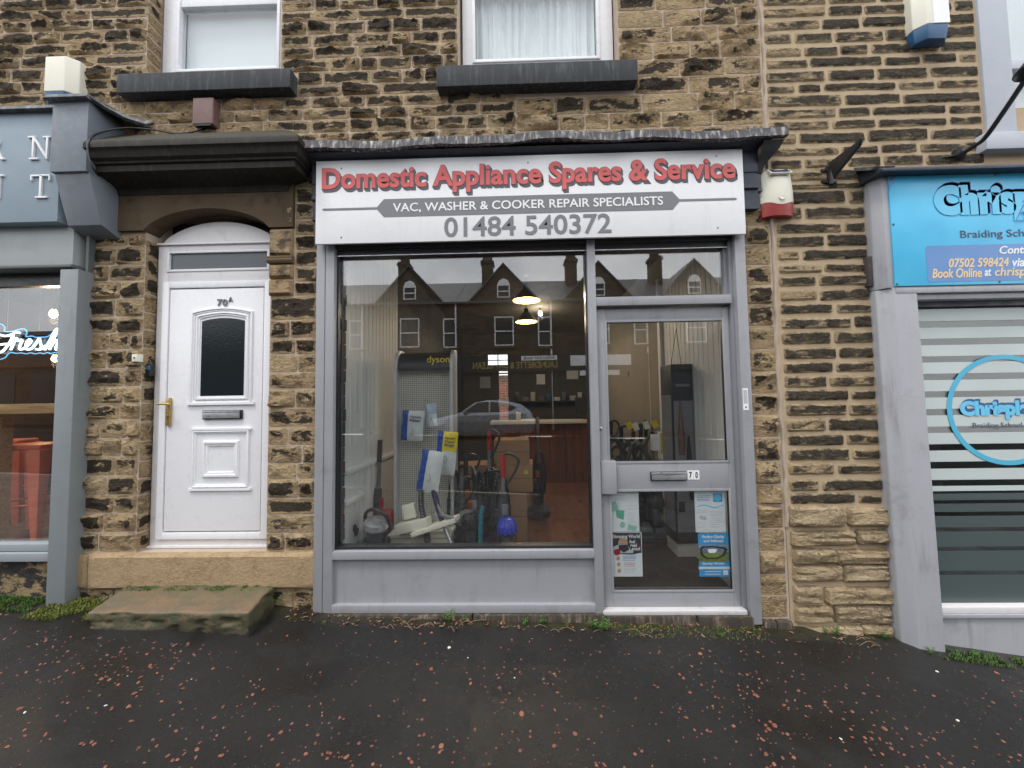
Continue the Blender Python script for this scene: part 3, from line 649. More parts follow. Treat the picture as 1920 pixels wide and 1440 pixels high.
MB().box(-3.12, -2.0, .24, .26, .3, 3.4).build('hall_backing', M['dark'], D70); b = MB(); b.box(x0-.01, x1+.01, YD-.015, YD+.02, .46, .478); b.build('threshold_bar', M['upvc_d'], D70)
# step slab
def step_mat():
    m, t, b, L = _mat('mossy step stone'); p = wp(t); n = noise(t, p, 6, 6, .6)
    c = mixc(t, mrange(t, n, .35, .65), (.125, .100, .060), (.18, .118, .066)); sx = nd(t, 'SeparateXYZ'); L(p, sx.inputs[0])
    moss = mrange(t, mth(t, 'ADD', mth(t, 'MULTIPLY', sx.outputs['Y'], 1.4), noise(t, p, 8, 6, .65)), .08, .62, 0, .75); c = mixc(t, moss, c, (.085, .095, .035))
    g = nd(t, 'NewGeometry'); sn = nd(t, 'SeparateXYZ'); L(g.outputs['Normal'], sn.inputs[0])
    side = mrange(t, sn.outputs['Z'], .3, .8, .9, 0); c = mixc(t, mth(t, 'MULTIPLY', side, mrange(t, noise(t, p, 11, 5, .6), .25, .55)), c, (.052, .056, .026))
    wet = mrange(t, mth(t, 'ADD', sx.outputs['Z'], mth(t, 'MULTIPLY', noise(t, p, 9, 5), .12)), .11, .17, .85, 0); c = mixc(t, wet, c, (.014, .013, .010))
    L(c, b.inputs['Base Color']); b.inputs['Roughness'].default_value = .7; bump(t, b, mth(t, 'ADD', noise(t, p, 30, 6, .65), noise(t, p, 4, 3)), .5, .02); return m
M['step'] = step_mat()
b = MB(); sa = [(-3.03, -.385), (-1.885, -.39), (-1.93, -.035), (-3.10, -.03)]
b.add([(x, y, .012) for x, y in sa]+[(x, y, .197 if y < -.2 else .221) for x, y in sa], [(0,3,2,1),(4,5,6,7),(0,1,5,4),(1,2,6,5),(2,3,7,6),(3,0,4,7)])
STEP = b.build('step', M['step'], None, bev=.02, seg=3, sub=0); bm = bmesh.new(); bm.from_mesh(STEP.data); bmesh.ops.subdivide_edges(bm, edges=[e for e in bm.edges if e.calc_length() > .1], cuts=15, use_grid_fill=True)
bmesh.ops.subdivide_edges(bm, edges=[e for e in bm.edges if e.calc_length() > .05], cuts=2, use_grid_fill=True); bm.normal_update()
for v in bm.verts:
    c_ = v.co; q_ = float(fbm(c_.x*7+30+c_.z*5, c_.y*9+20+c_.z*11, 91, 5))-.47; ch_ = max(0, float(fbm(c_.x*11+3, c_.z*17+9+c_.y*6, 93, 3))-.5) if v.normal.z < .85 else 0
    v.co = c_+v.normal*(q_*.022-ch_*.10)
bm.to_mesh(STEP.data); bm.free(); STEP.data.polygons.foreach_set('use_smooth', [True]*len(STEP.data.polygons))
tag(STEP, 'mossy worn stone slab step below the white door', 'step')
# small fittings on the piers
q = rect(248, 664, 258, 678, -.04); bell = thing('door_bell', 'small cream push-button bell on the left pier', 'door bell', (q[0], -.02, q[2]))
MB().box(q[0], q[1], -.045, .008, q[2], q[3]).build('case', M['cream'], bell, bev=.003); MB().lathe([(.007, 0), (.006, .006)], ((q[0]+q[1])/2, -.044, (q[2]+q[3])/2), (0, -1, 0), 12).build('button', M['dark'], bell)
kz = P(286, 694, .05)[1]; kb = thing('key_safe', 'small black and blue box beside the white door frame', 'key safe', (-3.06, .05, kz-.05))
MB().box(-3.09, -3.045, .03, .075, kz-.05, kz+.055).build('case', M['black'], kb, bev=.008); MB().box(-3.075, -3.0435, .024, .032, kz+.0, kz+.035).build('button', M['blue_pl'], kb, bev=.002)

# ================================================================ shop at number 70
SF = thing('shopfront', 'grey framed shopfront with large window and letterbox door number 70', 'shopfront', (.08, .05, -.03))
YF = -.03; PX0, PX1, MX0, MX1, RX0, RX1 = -1.635, -1.492, .548, .612, 1.705, 1.785
b = MB(); b.box(PX0, -1.566, YF, .12, -.03, 2.905); b.box(-1.562, PX1, YF+.004, .12, -.028, 2.905); b.box(-1.57, -1.558, YF+.012, .11, -.02, 2.9); b.build('post', M['grey'], SF, bev=.003)
b = MB(); b.box(RX0, RX1, YF-.015, .12, -.085, 2.905); b.build('post', M['grey'], SF, bev=.003)
b = MB(); b.box(RX0-.028, RX0+.002, YF+.03, .12, -.05, 2.90); b.box(RX0-.05, RX0-.026, YF+.06, .12, -.05, 2.90); b.build('door_jamb', M['grey_d'], SF, bev=.002)
MB().box(MX0, MX1, YF+.004, .12, -.02, 2.90).build('mullion', M['grey'], SF, bev=.004)
b = MB(); b.box(PX1, MX0, YF+.004, .12, .400, .462); b.build('sill_rail', M['grey'], SF, bev=.004)
b = MB(); b.box(PX1, MX0, YF+.002, .12, -.005, .056); b.build('bottom_rail', M['grey'], SF, bev=.005)
MB().box(PX1-.002, MX0+.002, .012, .10, .05, .405).build('stall_panel', M['grey'], SF)
b = MB(); b.box(PX1, MX0, .02, .10, .462, .482); b.build('glazing_gasket', M['black'], SF); b = MB(); b.box(PX1, PX1+.014, .022, .10, .482, 2.83); b.build('glazing_gasket', M['black'], SF); MB().box(MX0-.012, MX0, .022, .10, .482, 2.83).build('glazing_gasket', M['black'], SF)
MB().box(MX1, RX0-.03, YF+.006, .12, 2.362, 2.432).build('transom', M['grey'], SF, bev=.004)
b = MB(); b.box(PX1, RX0, .015, .12, 2.825, 2.93); b.box(PX1, RX0, -.01, .02, 2.875, 2.95); b.build('head_rail', M['dark'], SF, bev=.003); MB().box(PX1, RX0, .008, .016, 2.822, 2.828).build('head_bead', M['silver'], SF)
MB().box(PX1+.002, MX0-.002, .055, .063, .47, 2.84).build('window_pane', M['glass'], SF)
MB().box(MX1-.004, RX0-.028, .055, .063, 2.42, 2.84).build('fanlight_pane', M['glass'], SF)
# shop door
YS = .028; dx0, dx1, dz0, dz1 = .618, 1.668, .012, 2.345
SD = MB(); gu = (.694, 1.622, 1.122, 2.242); gd = (.696, 1.619, .132, .898)
SD.box(dx0, gu[0], YS, YS+.05, dz0, dz1); SD.box(gu[1], dx1, YS, YS+.05, dz0, dz1); SD.box(gu[0], gu[1], YS, YS+.05, gu[3], dz1); SD.box(gu[0], gu[1], YS, YS+.05, gd[3], gu[2]); SD.box(gu[0], gu[1], YS, YS+.05, dz0, gd[2])
sdoor = SD.build('door_leaf', M['grey'], SF, bev=.003)
b = MB()
for g in (gu, gd): frame_rect(b, g[0]-.012, g[1]+.012, g[2]-.012, g[3]+.012, .018, YS-.004, YS+.004)
b.build('glazing_bead', M['grey'], sdoor, bev=.002)
b = MB()
for g in (gu, gd): frame_rect(b, g[0]-.001, g[1]+.001, g[2]-.001, g[3]+.001, .009, YS+.006, YS+.026)
b.build('gasket', M['black'], sdoor)
b = MB()
for g in (gu, gd): b.box(g[0]-.004, g[1]+.004, YS+.018, YS+.025, g[2]-.004, g[3]+.004)
b.build('door_pane', M['glass'], sdoor)
q = rect(1125, 865, 1157, 927, -.02)
b = MB(); n = 8
pts = [(q[0]+.012, YS+.004), (q[0]+.012, YS-.03)]+[(q[0]+.012+(q[1]-q[0]-.012)*i/n, YS-.03-.018*math.sin(math.pi*i/n*.9)) for i in range(n+1)]+[(q[1], YS+.004)]
k = len(pts); b.add([(x, y, q[2]) for x, y in pts]+[(x, y, q[3]) for x, y in pts], [tuple(range(k)), tuple(range(2*k-1, k-1, -1))]+[(i, (i+1)%k, (i+1)%k+k, i+k) for i in range(k)])
b.build('pull_handle', M['grey'], sdoor, bev=.003)
q = rect(1219, 884, 1286, 901, YS)
o = MB().box(q[0], q[1], YS-.012, YS+.002, q[2], q[3]).build('letter_plate', M['black'], sdoor, bev=.005)
b = MB(); b.box(q[0]+.007, q[1]-.007, YS-.022, YS-.011, q[2]+.008, q[3]-.022); b.box(q[0]+.004, q[1]-.004, YS-.027, YS-.011, q[3]-.02, q[3]-.004); b.build('letter_flap', M['silver'], sdoor, bev=.003)
for ch, a, c in (('7', 1289, 1300), ('0', 1300.6, 1311)):
    q = rect(a, 882, c, 899, YS); MB().box(q[0], q[1], YS-.003, YS+.001, q[2], q[3]).build('number_tile', M['white'], sdoor)
    text(ch, q[0]+.012, q[1]-.012, q[2]+.012, q[3]-.010, YS-.004, M['black'], sdoor, 'number', bold=.02, ext=.001)
kx, kz = P(1126, 803, YS); MB().lathe([(.011, 0), (.011, .012), (.006, .014)], (kx, YS, kz), (0, -1, 0), 14).build('lock_cylinder', M['silver'], sdoor)
MB().box(MX1-.01, RX0-.02, -.035, .09, -.022, .010).build('threshold', M['alu'], SF, bev=.006)
# stone plinth under the shopfront
b = MB(); M['plinth'] = streak_mat('stained plinth', (.055, .045, .035), (.30, .23, .18), .5, .85)
for a, c, zt, zb in ((-1.49, -.40, -.008, -.14), (-.39, .61, -.008, -.14), (.62, 1.30, -.024, -.2), (1.31, 1.72, -.024, -.2)): b.box(a, c, -.045+rnd.uniform(-.01, .006), .2, zb, zt)
for x, w in ((1.80, .09), (1.90, .11)): b.box(x, x+w, -.05, .05, -.22, -.066)
b.build('plinth', M['plinth'], SF, bev=.012)
# sticker on the right post
q = rect(1393, 728, 1403, 769, -.047); s = MB().box(q[0], q[1], -.0475, -.0448, q[2], q[3]).build('sticker', M['white'], SF)
b = MB()
for i in range(5):
    xx = q[0]+.006+i*.0062; b.box(xx, xx+.0025, -.0482, -.0474, q[2]+.05, q[3]-.012)
b.lathe([(.008, 0), (.008, .0006)], ((q[0]+q[1])/2, -.0476, q[2]+.022), (0, -1, 0), 12); b.build('sticker_print', M['vgrey'], s)

# ---------------------------------------------------------------- the white sign
YSG = -.10
sg = [P(592, 301, YSG), P(1393.5, 281, YSG), P(1397, 438, YSG), P(592, 458, YSG)]
SX0, SX1, SZ0, SZ1 = (sg[0][0]+sg[3][0])/2, (sg[1][0]+sg[2][0])/2, (sg[2][1]+sg[3][1])/2, (sg[0][1]+sg[1][1])/2
SIGN = thing('shop_sign', 'white shop sign with red and grey lettering over the grey shopfront', 'sign', ((SX0+SX1)/2, YSG+.03, SZ0))
MB().box(SX0, SX1, YSG, YSG+.022, SZ0, SZ1).build('board', M['signw'], SIGN, bev=.002)
MB().box(SX0+.04, SX1-.04, YSG+.022, .02, SZ0+.03, SZ1-.02).build('backing', M['dark'], SIGN)
q = [P(604, 318, YSG), P(1381, 300, YSG), P(845, 361, YSG), P(1200, 299, YSG)]
tx0, tx1, tz1, tz0 = q[0][0], q[1][0]-.012, SZ1-.035, q[2][1]
tz1 = P(930, 306, YSG)[1]
tz0 = tz1-.235
text('Domestic Appliance Spares & Service', tx0, tx1, tz0, tz1, YSG-.0025, M['vdark'], SIGN, 'letter_shadow', bold=.045, ext=.001, layers=[(.0025*i, -.0035*i, 0.0002*i) for i in range(0, 7)])
text('Domestic Appliance Spares & Service', tx0+.004, tx1-.004, tz0+.004, tz1-.004, YSG-.0055, M['red'], SIGN, 'lettering', bold=.028, ext=.001)
bz0, bz1 = P(1000, 400, YSG)[1], P(1000, 366, YSG)[1]; bx0, bx1 = P(707, 390, YSG)[0], P(1274, 375, YSG)[0]; zm = (bz0+bz1)/2; ex0, ex1 = P(604, 392, YSG)[0], P(1382, 370, YSG)[0]
b = MB(); t_ = .009
b.prism([(ex0, zm), (ex0+.012, zm-t_), (bx0, zm-t_), (bx0+.055, bz0), (bx1-.055, bz0), (bx1, zm-t_), (ex1-.012, zm-t_), (ex1, zm), (ex1-.012, zm+t_), (bx1, zm+t_), (bx1-.055, bz1), (bx0+.055, bz1), (bx0, zm+t_), (ex0+.012, zm+t_)], YSG-.002, YSG+.001)
b.build('banner', M['vgrey'], SIGN)
a, c = P(737, 390, YSG)[0], P(1243, 378, YSG)[0]; text('VAC, WASHER & COOKER REPAIR SPECIALISTS', a, c, zm-.045, zm+.036, YSG-.0035, M['white'], SIGN, 'lettering', bold=.012, ext=.0008)
a, c = P(833, 428, YSG)[0], P(1146, 420, YSG)[0]; z0_, z1_ = P(990, 441, YSG)[1], P(990, 404, YSG)[1]
text('01484 540372', a, c, z0_, z1_, YSG-.0025, M['vgrey'], SIGN, 'lettering', bold=.014, ext=.001)
for px, py in ((640, 316), (990, 305), (1343, 293), (640, 445), (1346, 427), (987, 437)):
    x, z = P(px, py, YSG); MB().lathe([(.006, 0), (.006, .003), (.003, .005)], (x, YSG, z), (0, -1, 0), 8).build('screw', M['mid'], SIGN)
# lead-covered ledge and dark fascia behind the sign, with the bracket at its right end
LEDGE = thing('shop_cornice', 'dark timber cornice with weathered lead flashing behind the white sign', 'cornice', (.1, 0, 2.9))
b = MB(); n = 130; lz = lambda x: 3.605+.012*math.sin(x*2.2+1)+.007*math.sin(x*7.1)
for i in range(n+1):
    x = -1.70+(2.06+1.70)*i/n; z = lz(x); dz = .05*(float(fbm(x*3+40, 3.3, 5))-.47)+.012*(float(vnoise(x*23+40, 1.3, 6))-.5)
    b.v += [(x, .006, 3.71+.006*math.sin(x*5)), (x, -.05, 3.685), (x, -.15, z+.085+dz*.3), (x, -.19, z+.065+dz*.4), (x, -.205, z-.004+dz*.7), (x, -.15, z-.0)]
for i in range(n):
    for j in range(5): b.f.append((i*6+j, i*6+j+1, (i+1)*6+j+1, (i+1)*6+j)); b.m.append(0)
b.f.append(tuple(range(6))); b.f.append(tuple(n*6+j for j in range(5, -1, -1))); b.m += [0, 0]
b.build('lead_flashing', M['flash'], LEDGE, smooth=True)
hp2 = [(.01, 3.69), (-.15, 3.602), (-.16, 3.592), (-.10, 3.575), (-.072, 3.56), (-.066, 3.45), (-.062, 3.40), (-.055, 3.39), (-.055, 3.30), (-.07, 3.29), (-.07, 3.265), (-.05, 3.255), (-.05, 3.13), (-.06, 3.12), (-.06, 3.10), (.01, 3.10)]
b = MB(); b.prismx([(y, z) for y, z in hp2], -1.66, 1.90)
b.build('fascia', M['navy'], LEDGE)
b = MB(); e0 = len(b.v)
prof = [(-.165, 3.585), (-.14, 3.535), (-.10, 3.49), (-.06, 3.45), (-.05, 3.40), (-.04, 3.39), (-.04, 3.28), (-.045, 3.25), (-.03, 3.24), (-.03, 3.115)]
for y, zz in prof: b.v += [(1.895, y, zz), (1.90-y*.9, y, zz), (1.90-y*.9, .008, zz)]
for i in range(len(prof)-1):
    for j in range(2): b.f.append((i*3+j, i*3+j+1, (i+1)*3+j+1, (i+1)*3+j)); b.m.append(0)
b.f.append((0, 2, 1)); b.m.append(0); e = (len(prof)-1)*3; b.f.append((e, e+1, e+2)); b.m.append(0)
b.build('end_moulding', M['dark'], LEDGE, smooth=True)
MB().box(-1.66, 1.80, -.02, .14, 2.90, 3.11).build('header_board', M['dark'], LEDGE)

# ================================================================ boxes, brackets and cables on the wall
def alarm(name, label, q, z0, z1, cut, capcol, bodycol):
    """tall bell box with canted corners and a coloured base"""
    t = thing(name, label, 'alarm box', ((q[0]+q[1])/2, -.05, z0)); x0, x1 = q; w = x1-x0
    pl = [(x0, .01), (x0, -.06), (x0+w*.22, -.115), (x1-w*.22, -.115), (x1, -.06), (x1, .01)]
    def col(a, c, ins=0.0):
        b = MB(); k = len(pl); cx = (x0+x1)/2
        p = [(cx+(x-cx)*(1-ins), y*(1-ins) if y < 0 else y) for x, y in pl]
        return b.add([(x, y, a) for x, y in p]+[(x, y, c) for x, y in pl], [tuple(range(k-1, -1, -1)), tuple(range(k, 2*k))]+[(i, (i+1)%k, (i+1)%k+k, i+k) for i in range(k)])
    col(z0+cut, z1).build('cover', bodycol, t, bev=.008, seg=3); col(z0, z0+cut-.003, .16).build('base', capcol, t, bev=.006)
    return t
al = alarm('alarm_box', 'cream alarm box with blue base above the blue-grey bracket', (P(74, 140, -.1)[0], P(139, 140, -.1)[0]), P(100, 190, -.1)[1], P(105, 108, -.1)[1], .075, M['blue_pl'], M['cream'])
al = alarm('alarm_box', 'cream and blue alarm box with white label high on the right house', (P(1719, 20, -.1)[0], P(1787, 20, -.1)[0]), P(1750, 71, -.1)[1], P(1750, 71, -.1)[1]+.46, .105, M['blue_pl'], M['cream'])
q = rect(1750, 0, 1780, 42, -.118); MB().box(q[0], q[1], -.1185, -.114, q[2], q[3]+.08).build('label_plate', M['white'], al)
# solar siren
q = rect(1431, 318, 1494, 403, -.07); SI = thing('siren_box', 'rounded cream siren box with solar panel and red base', 'siren', ((q[0]+q[1])/2, -.04, q[2]))
def bulge(z0, z1, name, m, dip):
    b = MB(); n = 14; k = 16; cx = (q[0]+q[1])/2; hw = (q[1]-q[0])/2; H = q[3]-q[2]
    for j in range(k+1):
        v = j/k
        for i in range(n+1):
            s = -1+2*i/n; zb, zt = z0+dip*(math.cos(math.pi*s)-1)*-.5*(0 if name == 'cover' else 0), z1
            if name == 'cover': zb = z0-dip*(.5+.5*math.cos(math.pi*s))
            else: zt = z1-dip*(.5+.5*math.cos(math.pi*s))
            z = zb+(zt-zb)*v; tt = (z-q[2])/H; wz = hw*(.86+.14*math.sin(math.pi*min(1, max(0, tt*.9+.12)))); yy = -.03-.062*(1-abs(s)**3.2)*(.55+.45*math.sin(math.pi*min(1, max(0, tt*.85+.05))))
            b.v.append((cx+s*wz, yy, z))
    for j in range(k):
        for i in range(n): b.f.append((j*(n+1)+i, j*(n+1)+i+1, (j+1)*(n+1)+i+1, (j+1)*(n+1)+i)); b.m.append(0)
    ring = list(range(n+1))+[j*(n+1)+n for j in range(1, k+1)]+[k*(n+1)+i for i in range(n-1, -1, -1)]+[j*(n+1) for j in range(k-1, 0, -1)]
    base = len(b.v)
    for i in ring: x, y, z = b.v[i]; b.v.append((x, .012, z))
    mm = len(ring)
    for i in range(mm): b.f.append((ring[i], ring[(i+1)%mm], base+(i+1)%mm, base+i)); b.m.append(0)
    return b.build(name, m, SI, smooth=True)
H = q[3]-q[2]; bulge(q[2], q[2]+H*.30, 'base', M['redpl2'], .03); bulge(q[2]+H*.304, q[3], 'cover', M['cream'], .03)
b = MB(); cx = (q[0]+q[1])/2; b.obox((cx-.0, -.075, q[3]-.022), (.085, 0, 0), (0, -.025, -.028), (0, -.006, .006)); b.build('solar_tray', M['cream'], SI, bev=.003)
b = MB(); b.obox((cx-.0, -.0805, q[3]-.0165), (.07, 0, 0), (0, -.018, -.0202), (0, -.002, .002)); b.build('solar_panel', M['solar'], SI)
MB().lathe([(.021, 0), (.021, .002), (.018, .003), (.017, .001)], (cx, -.0915, q[2]+H*.36), (0, -1, .03), 20).build('emblem', M['cream'], SI, smooth=True)
# maroon junction box and its cable
q = rect(363, 185, 402, 235, -.06); JB = thing('junction_box', 'faded maroon metal box below the left window sill', 'junction box', ((q[0]+q[1])/2, -.03, q[2]))
MB().box(q[0], q[1], -.075, .01, q[2], q[3]).build('case', M['maroon'], JB, bev=.012, seg=3); MB().box(q[0]+.012, q[1]-.02, -.07, 0, q[2]-.008, q[2]+.004).build('underside', M['black'], JB)
def cable(name, label, pts, r, m=None, parent=None):
    # smooth the control points
    p = [Vector(v) for v in pts]; out = []
    for i in range(len(p)-1):
        a, b_, c, d = p[max(i-1, 0)], p[i], p[i+1], p[min(i+2, len(p)-1)]
        for k in range(6):
            t = k/6; out.append(.5*((2*b_)+(c-a)*t+(2*a-5*b_+4*c-d)*t*t+(3*b_-a-3*c+d)*t**3))
    out.append(p[-1]); o = MB().tube(out, r, 7).build(name, m or M['black'], parent, smooth=True)
    return tag(o, label, 'cable') if label else o
def c3(px, py, Y): x, z = P(px, py, Y); return (x, Y, z)
cable('cable', 'thin black cable looping from the maroon box to the bracket', [c3(382, 232, -.03), c3(370, 245, -.05), c3(330, 250, -.05), c3(285, 243, -.06), c3(235, 240, -.10), c3(185, 249, -.20), c3(166, 266, -.285), c3(166, 290, -.29), c3(174, 315, -.27), c3(185, 330, -.2)], .007)
cable('cable', 'thin cable running from the maroon box under the sill', [c3(401, 192, -.03), c3(415, 189, -.02), c3(440, 184, -.04)], .004)
cable('cable', 'black cable hanging down beside the left shop post', [c3(165, 590, .0)]+[c3(x, y, -.03) for x, y in ((158, 560), (160, 620), (160, 700), (157, 800), (152, 900), (149, 960), (143, 1000), (147, 1030), (135, 1060), (134, 1110))][1:], .008)
# black bracket
BR = thing('wall_bracket', 'black iron sign bracket pointing up from the right house wall', 'bracket', c3(1556, 345, 0))
b = MB(); x, z = P(1556, 325, -.02); tp = P(1612, 264, -.30)
b.box(x-.018, x+.018, -.03, .006, z-.09, z+.06); b.box(x-.06, x+.03, -.022, .006, z+.015, z+.04); b.box(x-.06, x+.055, -.022, .006, z-.075, z-.05)
b.add([(x-.014, -.03, z+.08), (x+.014, -.03, z+.08), (x+.010, -.06, z-.06), (x-.010, -.06, z-.06), (tp[0]-.012, -.32, tp[1]), (tp[0]+.012, -.32, tp[1]), (tp[0]+.012, -.30, tp[1]-.035), (tp[0]-.012, -.30, tp[1]-.035)], [(0,1,2,3),(4,7,6,5),(0,4,5,1),(1,5,6,2),(2,6,7,3),(3,7,4,0)])
b.build('arm', M['black'], BR, bev=.003)

# ================================================================ the shop on the left
LS = thing('shopfront', 'grey-green shopfront with wooden window bar and orange stool inside', 'shopfront', (-4.3, .02, .1))
lp0, lp1 = -3.652, -3.505
MB().box(lp0, lp1, -.12, .02, .07, 2.72).build('post', M['ltgrey'], LS, bev=.004)
MB().box(-3.53, -3.508, -.05, .02, .07, 3.06).build('post_return', M['ltgrey2'], LS)
q = rect(0, 432, 137, 497, -.09); b = MB(); b.box(-6.4, q[1], -.09, .02, q[2], q[3]+.03); b.build('fascia_panel', M['ltpanel'], LS, bev=.004)
MB().box(-6.4, q[1]+.03, -.125, .02, q[2]-.035, q[2]-.012).build('drip_rail', M['ltgrey2'], LS, bev=.005)
b = MB(); b.box(-6.4, lp0, .0, .06, q[2]-.14, q[2]-.035); b.build('head_rail', M['black'], LS)
sz = P(60, 1020, -.04)[1]; b = MB(); b.box(-6.4, lp0, -.045, .05, sz-.055, sz); b.box(-6.4, lp0, -.075, .05, sz-.125, sz-.06); b.build('sill_rail', M['ltgrey3'], LS, bev=.006)
MB().box(-6.4, lp0+.01, .022, .029, sz-.01, q[2]-.05).build('window_pane', M['glass'], LS)
b = MB(); b.box(-6.4, lp0, -.03, .06, -.05, sz-.12); st_ = plain_attr(b.build('stall_riser', M['stall'], LS), .38)
# sign board with raised letters
q = rect(0, 214, 112, 416, -.17); zt = P(60, 211, -.17)[1]; zb = P(60, 416, -.17)[1]
LSG = thing('shop_sign', 'blue-grey shop sign board with white raised slab letters', 'sign', (-4.5, -.1, zb))
MB().box(-6.4, P(111, 330, -.17)[0], -.17, .01, zb, zt).build('board', M['ltsign'], LSG, bev=.003)
b = MB(); b.prismx([(.006, zt+.10), (-.20, zt+.035), (-.215, zt+.0), (-.17, zt+.002), (.006, zt+.06)], -6.4, P(100, 210, -.2)[0]+.02); b.build('lead_capping', M['lead'], LSG)
def strokes(name, boxes, polys, Y=-.17):
    b = MB()
    for x0, y0, x1, y1 in boxes:
        r = rect(x0, y0, x1, y1, Y); b.box(r[0], r[1], Y-.014, Y+.001, r[2], r[3])
    for p in polys: b.prism([P(x, y, Y) for x, y in p], Y-.0135, Y+.001)
    return b.build(name, M['white'], LSG, bev=.0015)
strokes('letter', [(63.5, 259, 67, 299), (89.5, 259, 93, 299), (56, 257, 69, 260), (84, 257, 98, 260), (58, 297.5, 74, 300.5)], [[(63.5, 258), (67.5, 258), (93, 300), (89.5, 300)]])
strokes('letter', [(77, 330, 81, 370), (60.5, 329, 97, 332), (60.5, 331, 63, 340), (94.5, 331, 97, 340), (69, 369.5, 91, 372.5)], [])
strokes('letter', [(-1, 329, 2.5, 371), (-8, 329, 10, 332), (-26, 329, -22.5, 371), (-30, 369.5, -18, 372.5)], [[(-26, 329), (-22, 329), (2, 372), (-2, 372)]])
strokes('letter', [(-26, 258, -22.5, 300), (-31, 257, -10, 260), (-31, 298, -18, 301), (-14, 275.5, -4, 278.5), (4, 297.5, 11, 300.5)], [[(-8, 257), (-2, 259), (1.5, 265), (1.5, 270), (-2, 276), (-8, 278.5), (-8, 275.5), (-4.5, 273.5), (-2.5, 269), (-2.5, 265.5), (-4.5, 262), (-8, 260)], [(-7, 278), (-3, 278), (8, 300), (4, 300)]])
x, z = P(112, 410, -.17); MB().lathe([(.008, 0), (.006, .004)], (x, -.17, z), (0, -1, 0), 10).build('screw', M['vdark'], LSG)
# console bracket
CB = thing('pilaster_bracket', 'slate-blue painted pilaster bracket with lead cap', 'bracket', (-3.45, -.1, 3.0))
b = MB(); b.box(-3.585, -3.30, -.27, .008, 3.425, 3.99); b.build('upper_block', M['cons'], CB, bev=.006)
b = MB(); b.prismx([(.008, 3.43), (-.25, 3.43), (-.245, 3.40), (-.15, 3.06), (.008, 3.00)], -3.572, -3.297); b.build('tapered_block', M['cons2'], CB, bev=.006)
b = MB(); b.prismx([(.004, 4.07), (-.30, 4.02), (-.315, 3.985), (-.29, 3.98), (.004, 4.02)], -3.615, -3.275)
b.build('lead_cap', M['lead'], CB, bev=.008)
b = MB(); pts = [(-3.28, -.30, 4.005), (-3.22, -.23, 3.97), (-3.15, -.14, 3.945), (-3.07, -.05, 3.955), (-3.04, -.01, 4.0)]
for x, y, z in pts: b.v += [(x, y, z), (x-.02, y+.02, z-.012)]
for x, y, z in pts: b.v += [(-3.29 if x < -3.2 else x-.06, -.005, 4.055-(x+3.28)*.05)]
k = len(pts)
for i in range(k-1): b.f += [(2*i, 2*i+2, 2*k+i+1, 2*k+i), (2*i, 2*i+1, 2*i+3, 2*i+2)]; b.m += [0, 0]
b.build('lead_wing', M['lead'], CB)
# inside
def room(name_prefix, x0, x1, y0, y1, z0, z1, mats):
    fl, wl, ce, bk = mats
    for nm, bx, m in ((name_prefix+'_floor', (x0, x1, y0, y1, z0-.1, z0), fl), (name_prefix+'_ceiling', (x0, x1, y0, y1, z1, z1+.1), ce), (name_prefix+'_wall_left', (x0-.1, x0, y0, y1, z0-.1, z1+.1), wl), (name_prefix+'_wall_right', (x1, x1+.1, y0, y1, z0-.1, z1+.1), wl), (name_prefix+'_wall_back', (x0-.1, x1+.1, y1, y1+.1, z0-.1, z1+.1), bk)):
        if bk is None and nm.endswith('back'): continue
        tag(MB().box(*bx).build(nm, m), kind='structure')
M['cfloor'] = surf('brown concrete floor', (.17, .105, .07), .4, .25, 4, .05, 60); M['cwall'] = surf('warm brown wall', (.085, .05, .032), .7, .2, 3, .1); M['dceil'] = surf('dark ceiling', (.03, .03, .032), .8, .1, 3, 0); M['cback'] = surf('dark timber wall', (.11, .06, .035), .7, .4, 6, .1)
room('cafe', -7.4, -3.72, .36, 4.2, .40, 3.2, (M['cfloor'], M['cwall'], M['dceil'], M['cback']))
tag(MB().box(-7.4, lp0, .06, .362, .30, .399).build('cafe_window_ledge', M['cfloor']), kind='structure')
def wood(name, a, b_, sc=1.0, axis=0, rough=.4):
    m, t, b, L = _mat(name); p = wp(t); mp = nd(t, 'Mapping'); s = [14*sc, 14*sc, 14*sc]; s[axis] = .9*sc; mp.inputs['Scale'].default_value = s; L(p, mp.inputs['Vector'])
    n = noise(t, mp.outputs['Vector'], 2.2, 6, .62, .8); L(mixc(t, mrange(t, n, .3, .7), a, b_), b.inputs['Base Color']); b.inputs['Roughness'].default_value = rough; bump(t, b, n, .15, .004); return m
M['oak'] = wood('oak board', (.33, .19, .075), (.52, .34, .16), 1.3)
bz = P(50, 757, .12)[1]; bar = thing('window_bar', 'pale wooden bar shelf inside the left shop window', 'shelf', (-5.0, .35, .4))
MB().box(-7.0, P(104, 765, .12)[0], .12, .50, bz-.085, bz).build('board', M['oak'], bar, bev=.004); MB().box(-4.75, -4.66, .30, .39, .4, bz-.08).build('leg', M['oak'], bar)
for x_ in (-6.2,): MB().box(x_, x_+.09, .30, .39, .4, bz-.08).build('leg', M['oak'], bar)
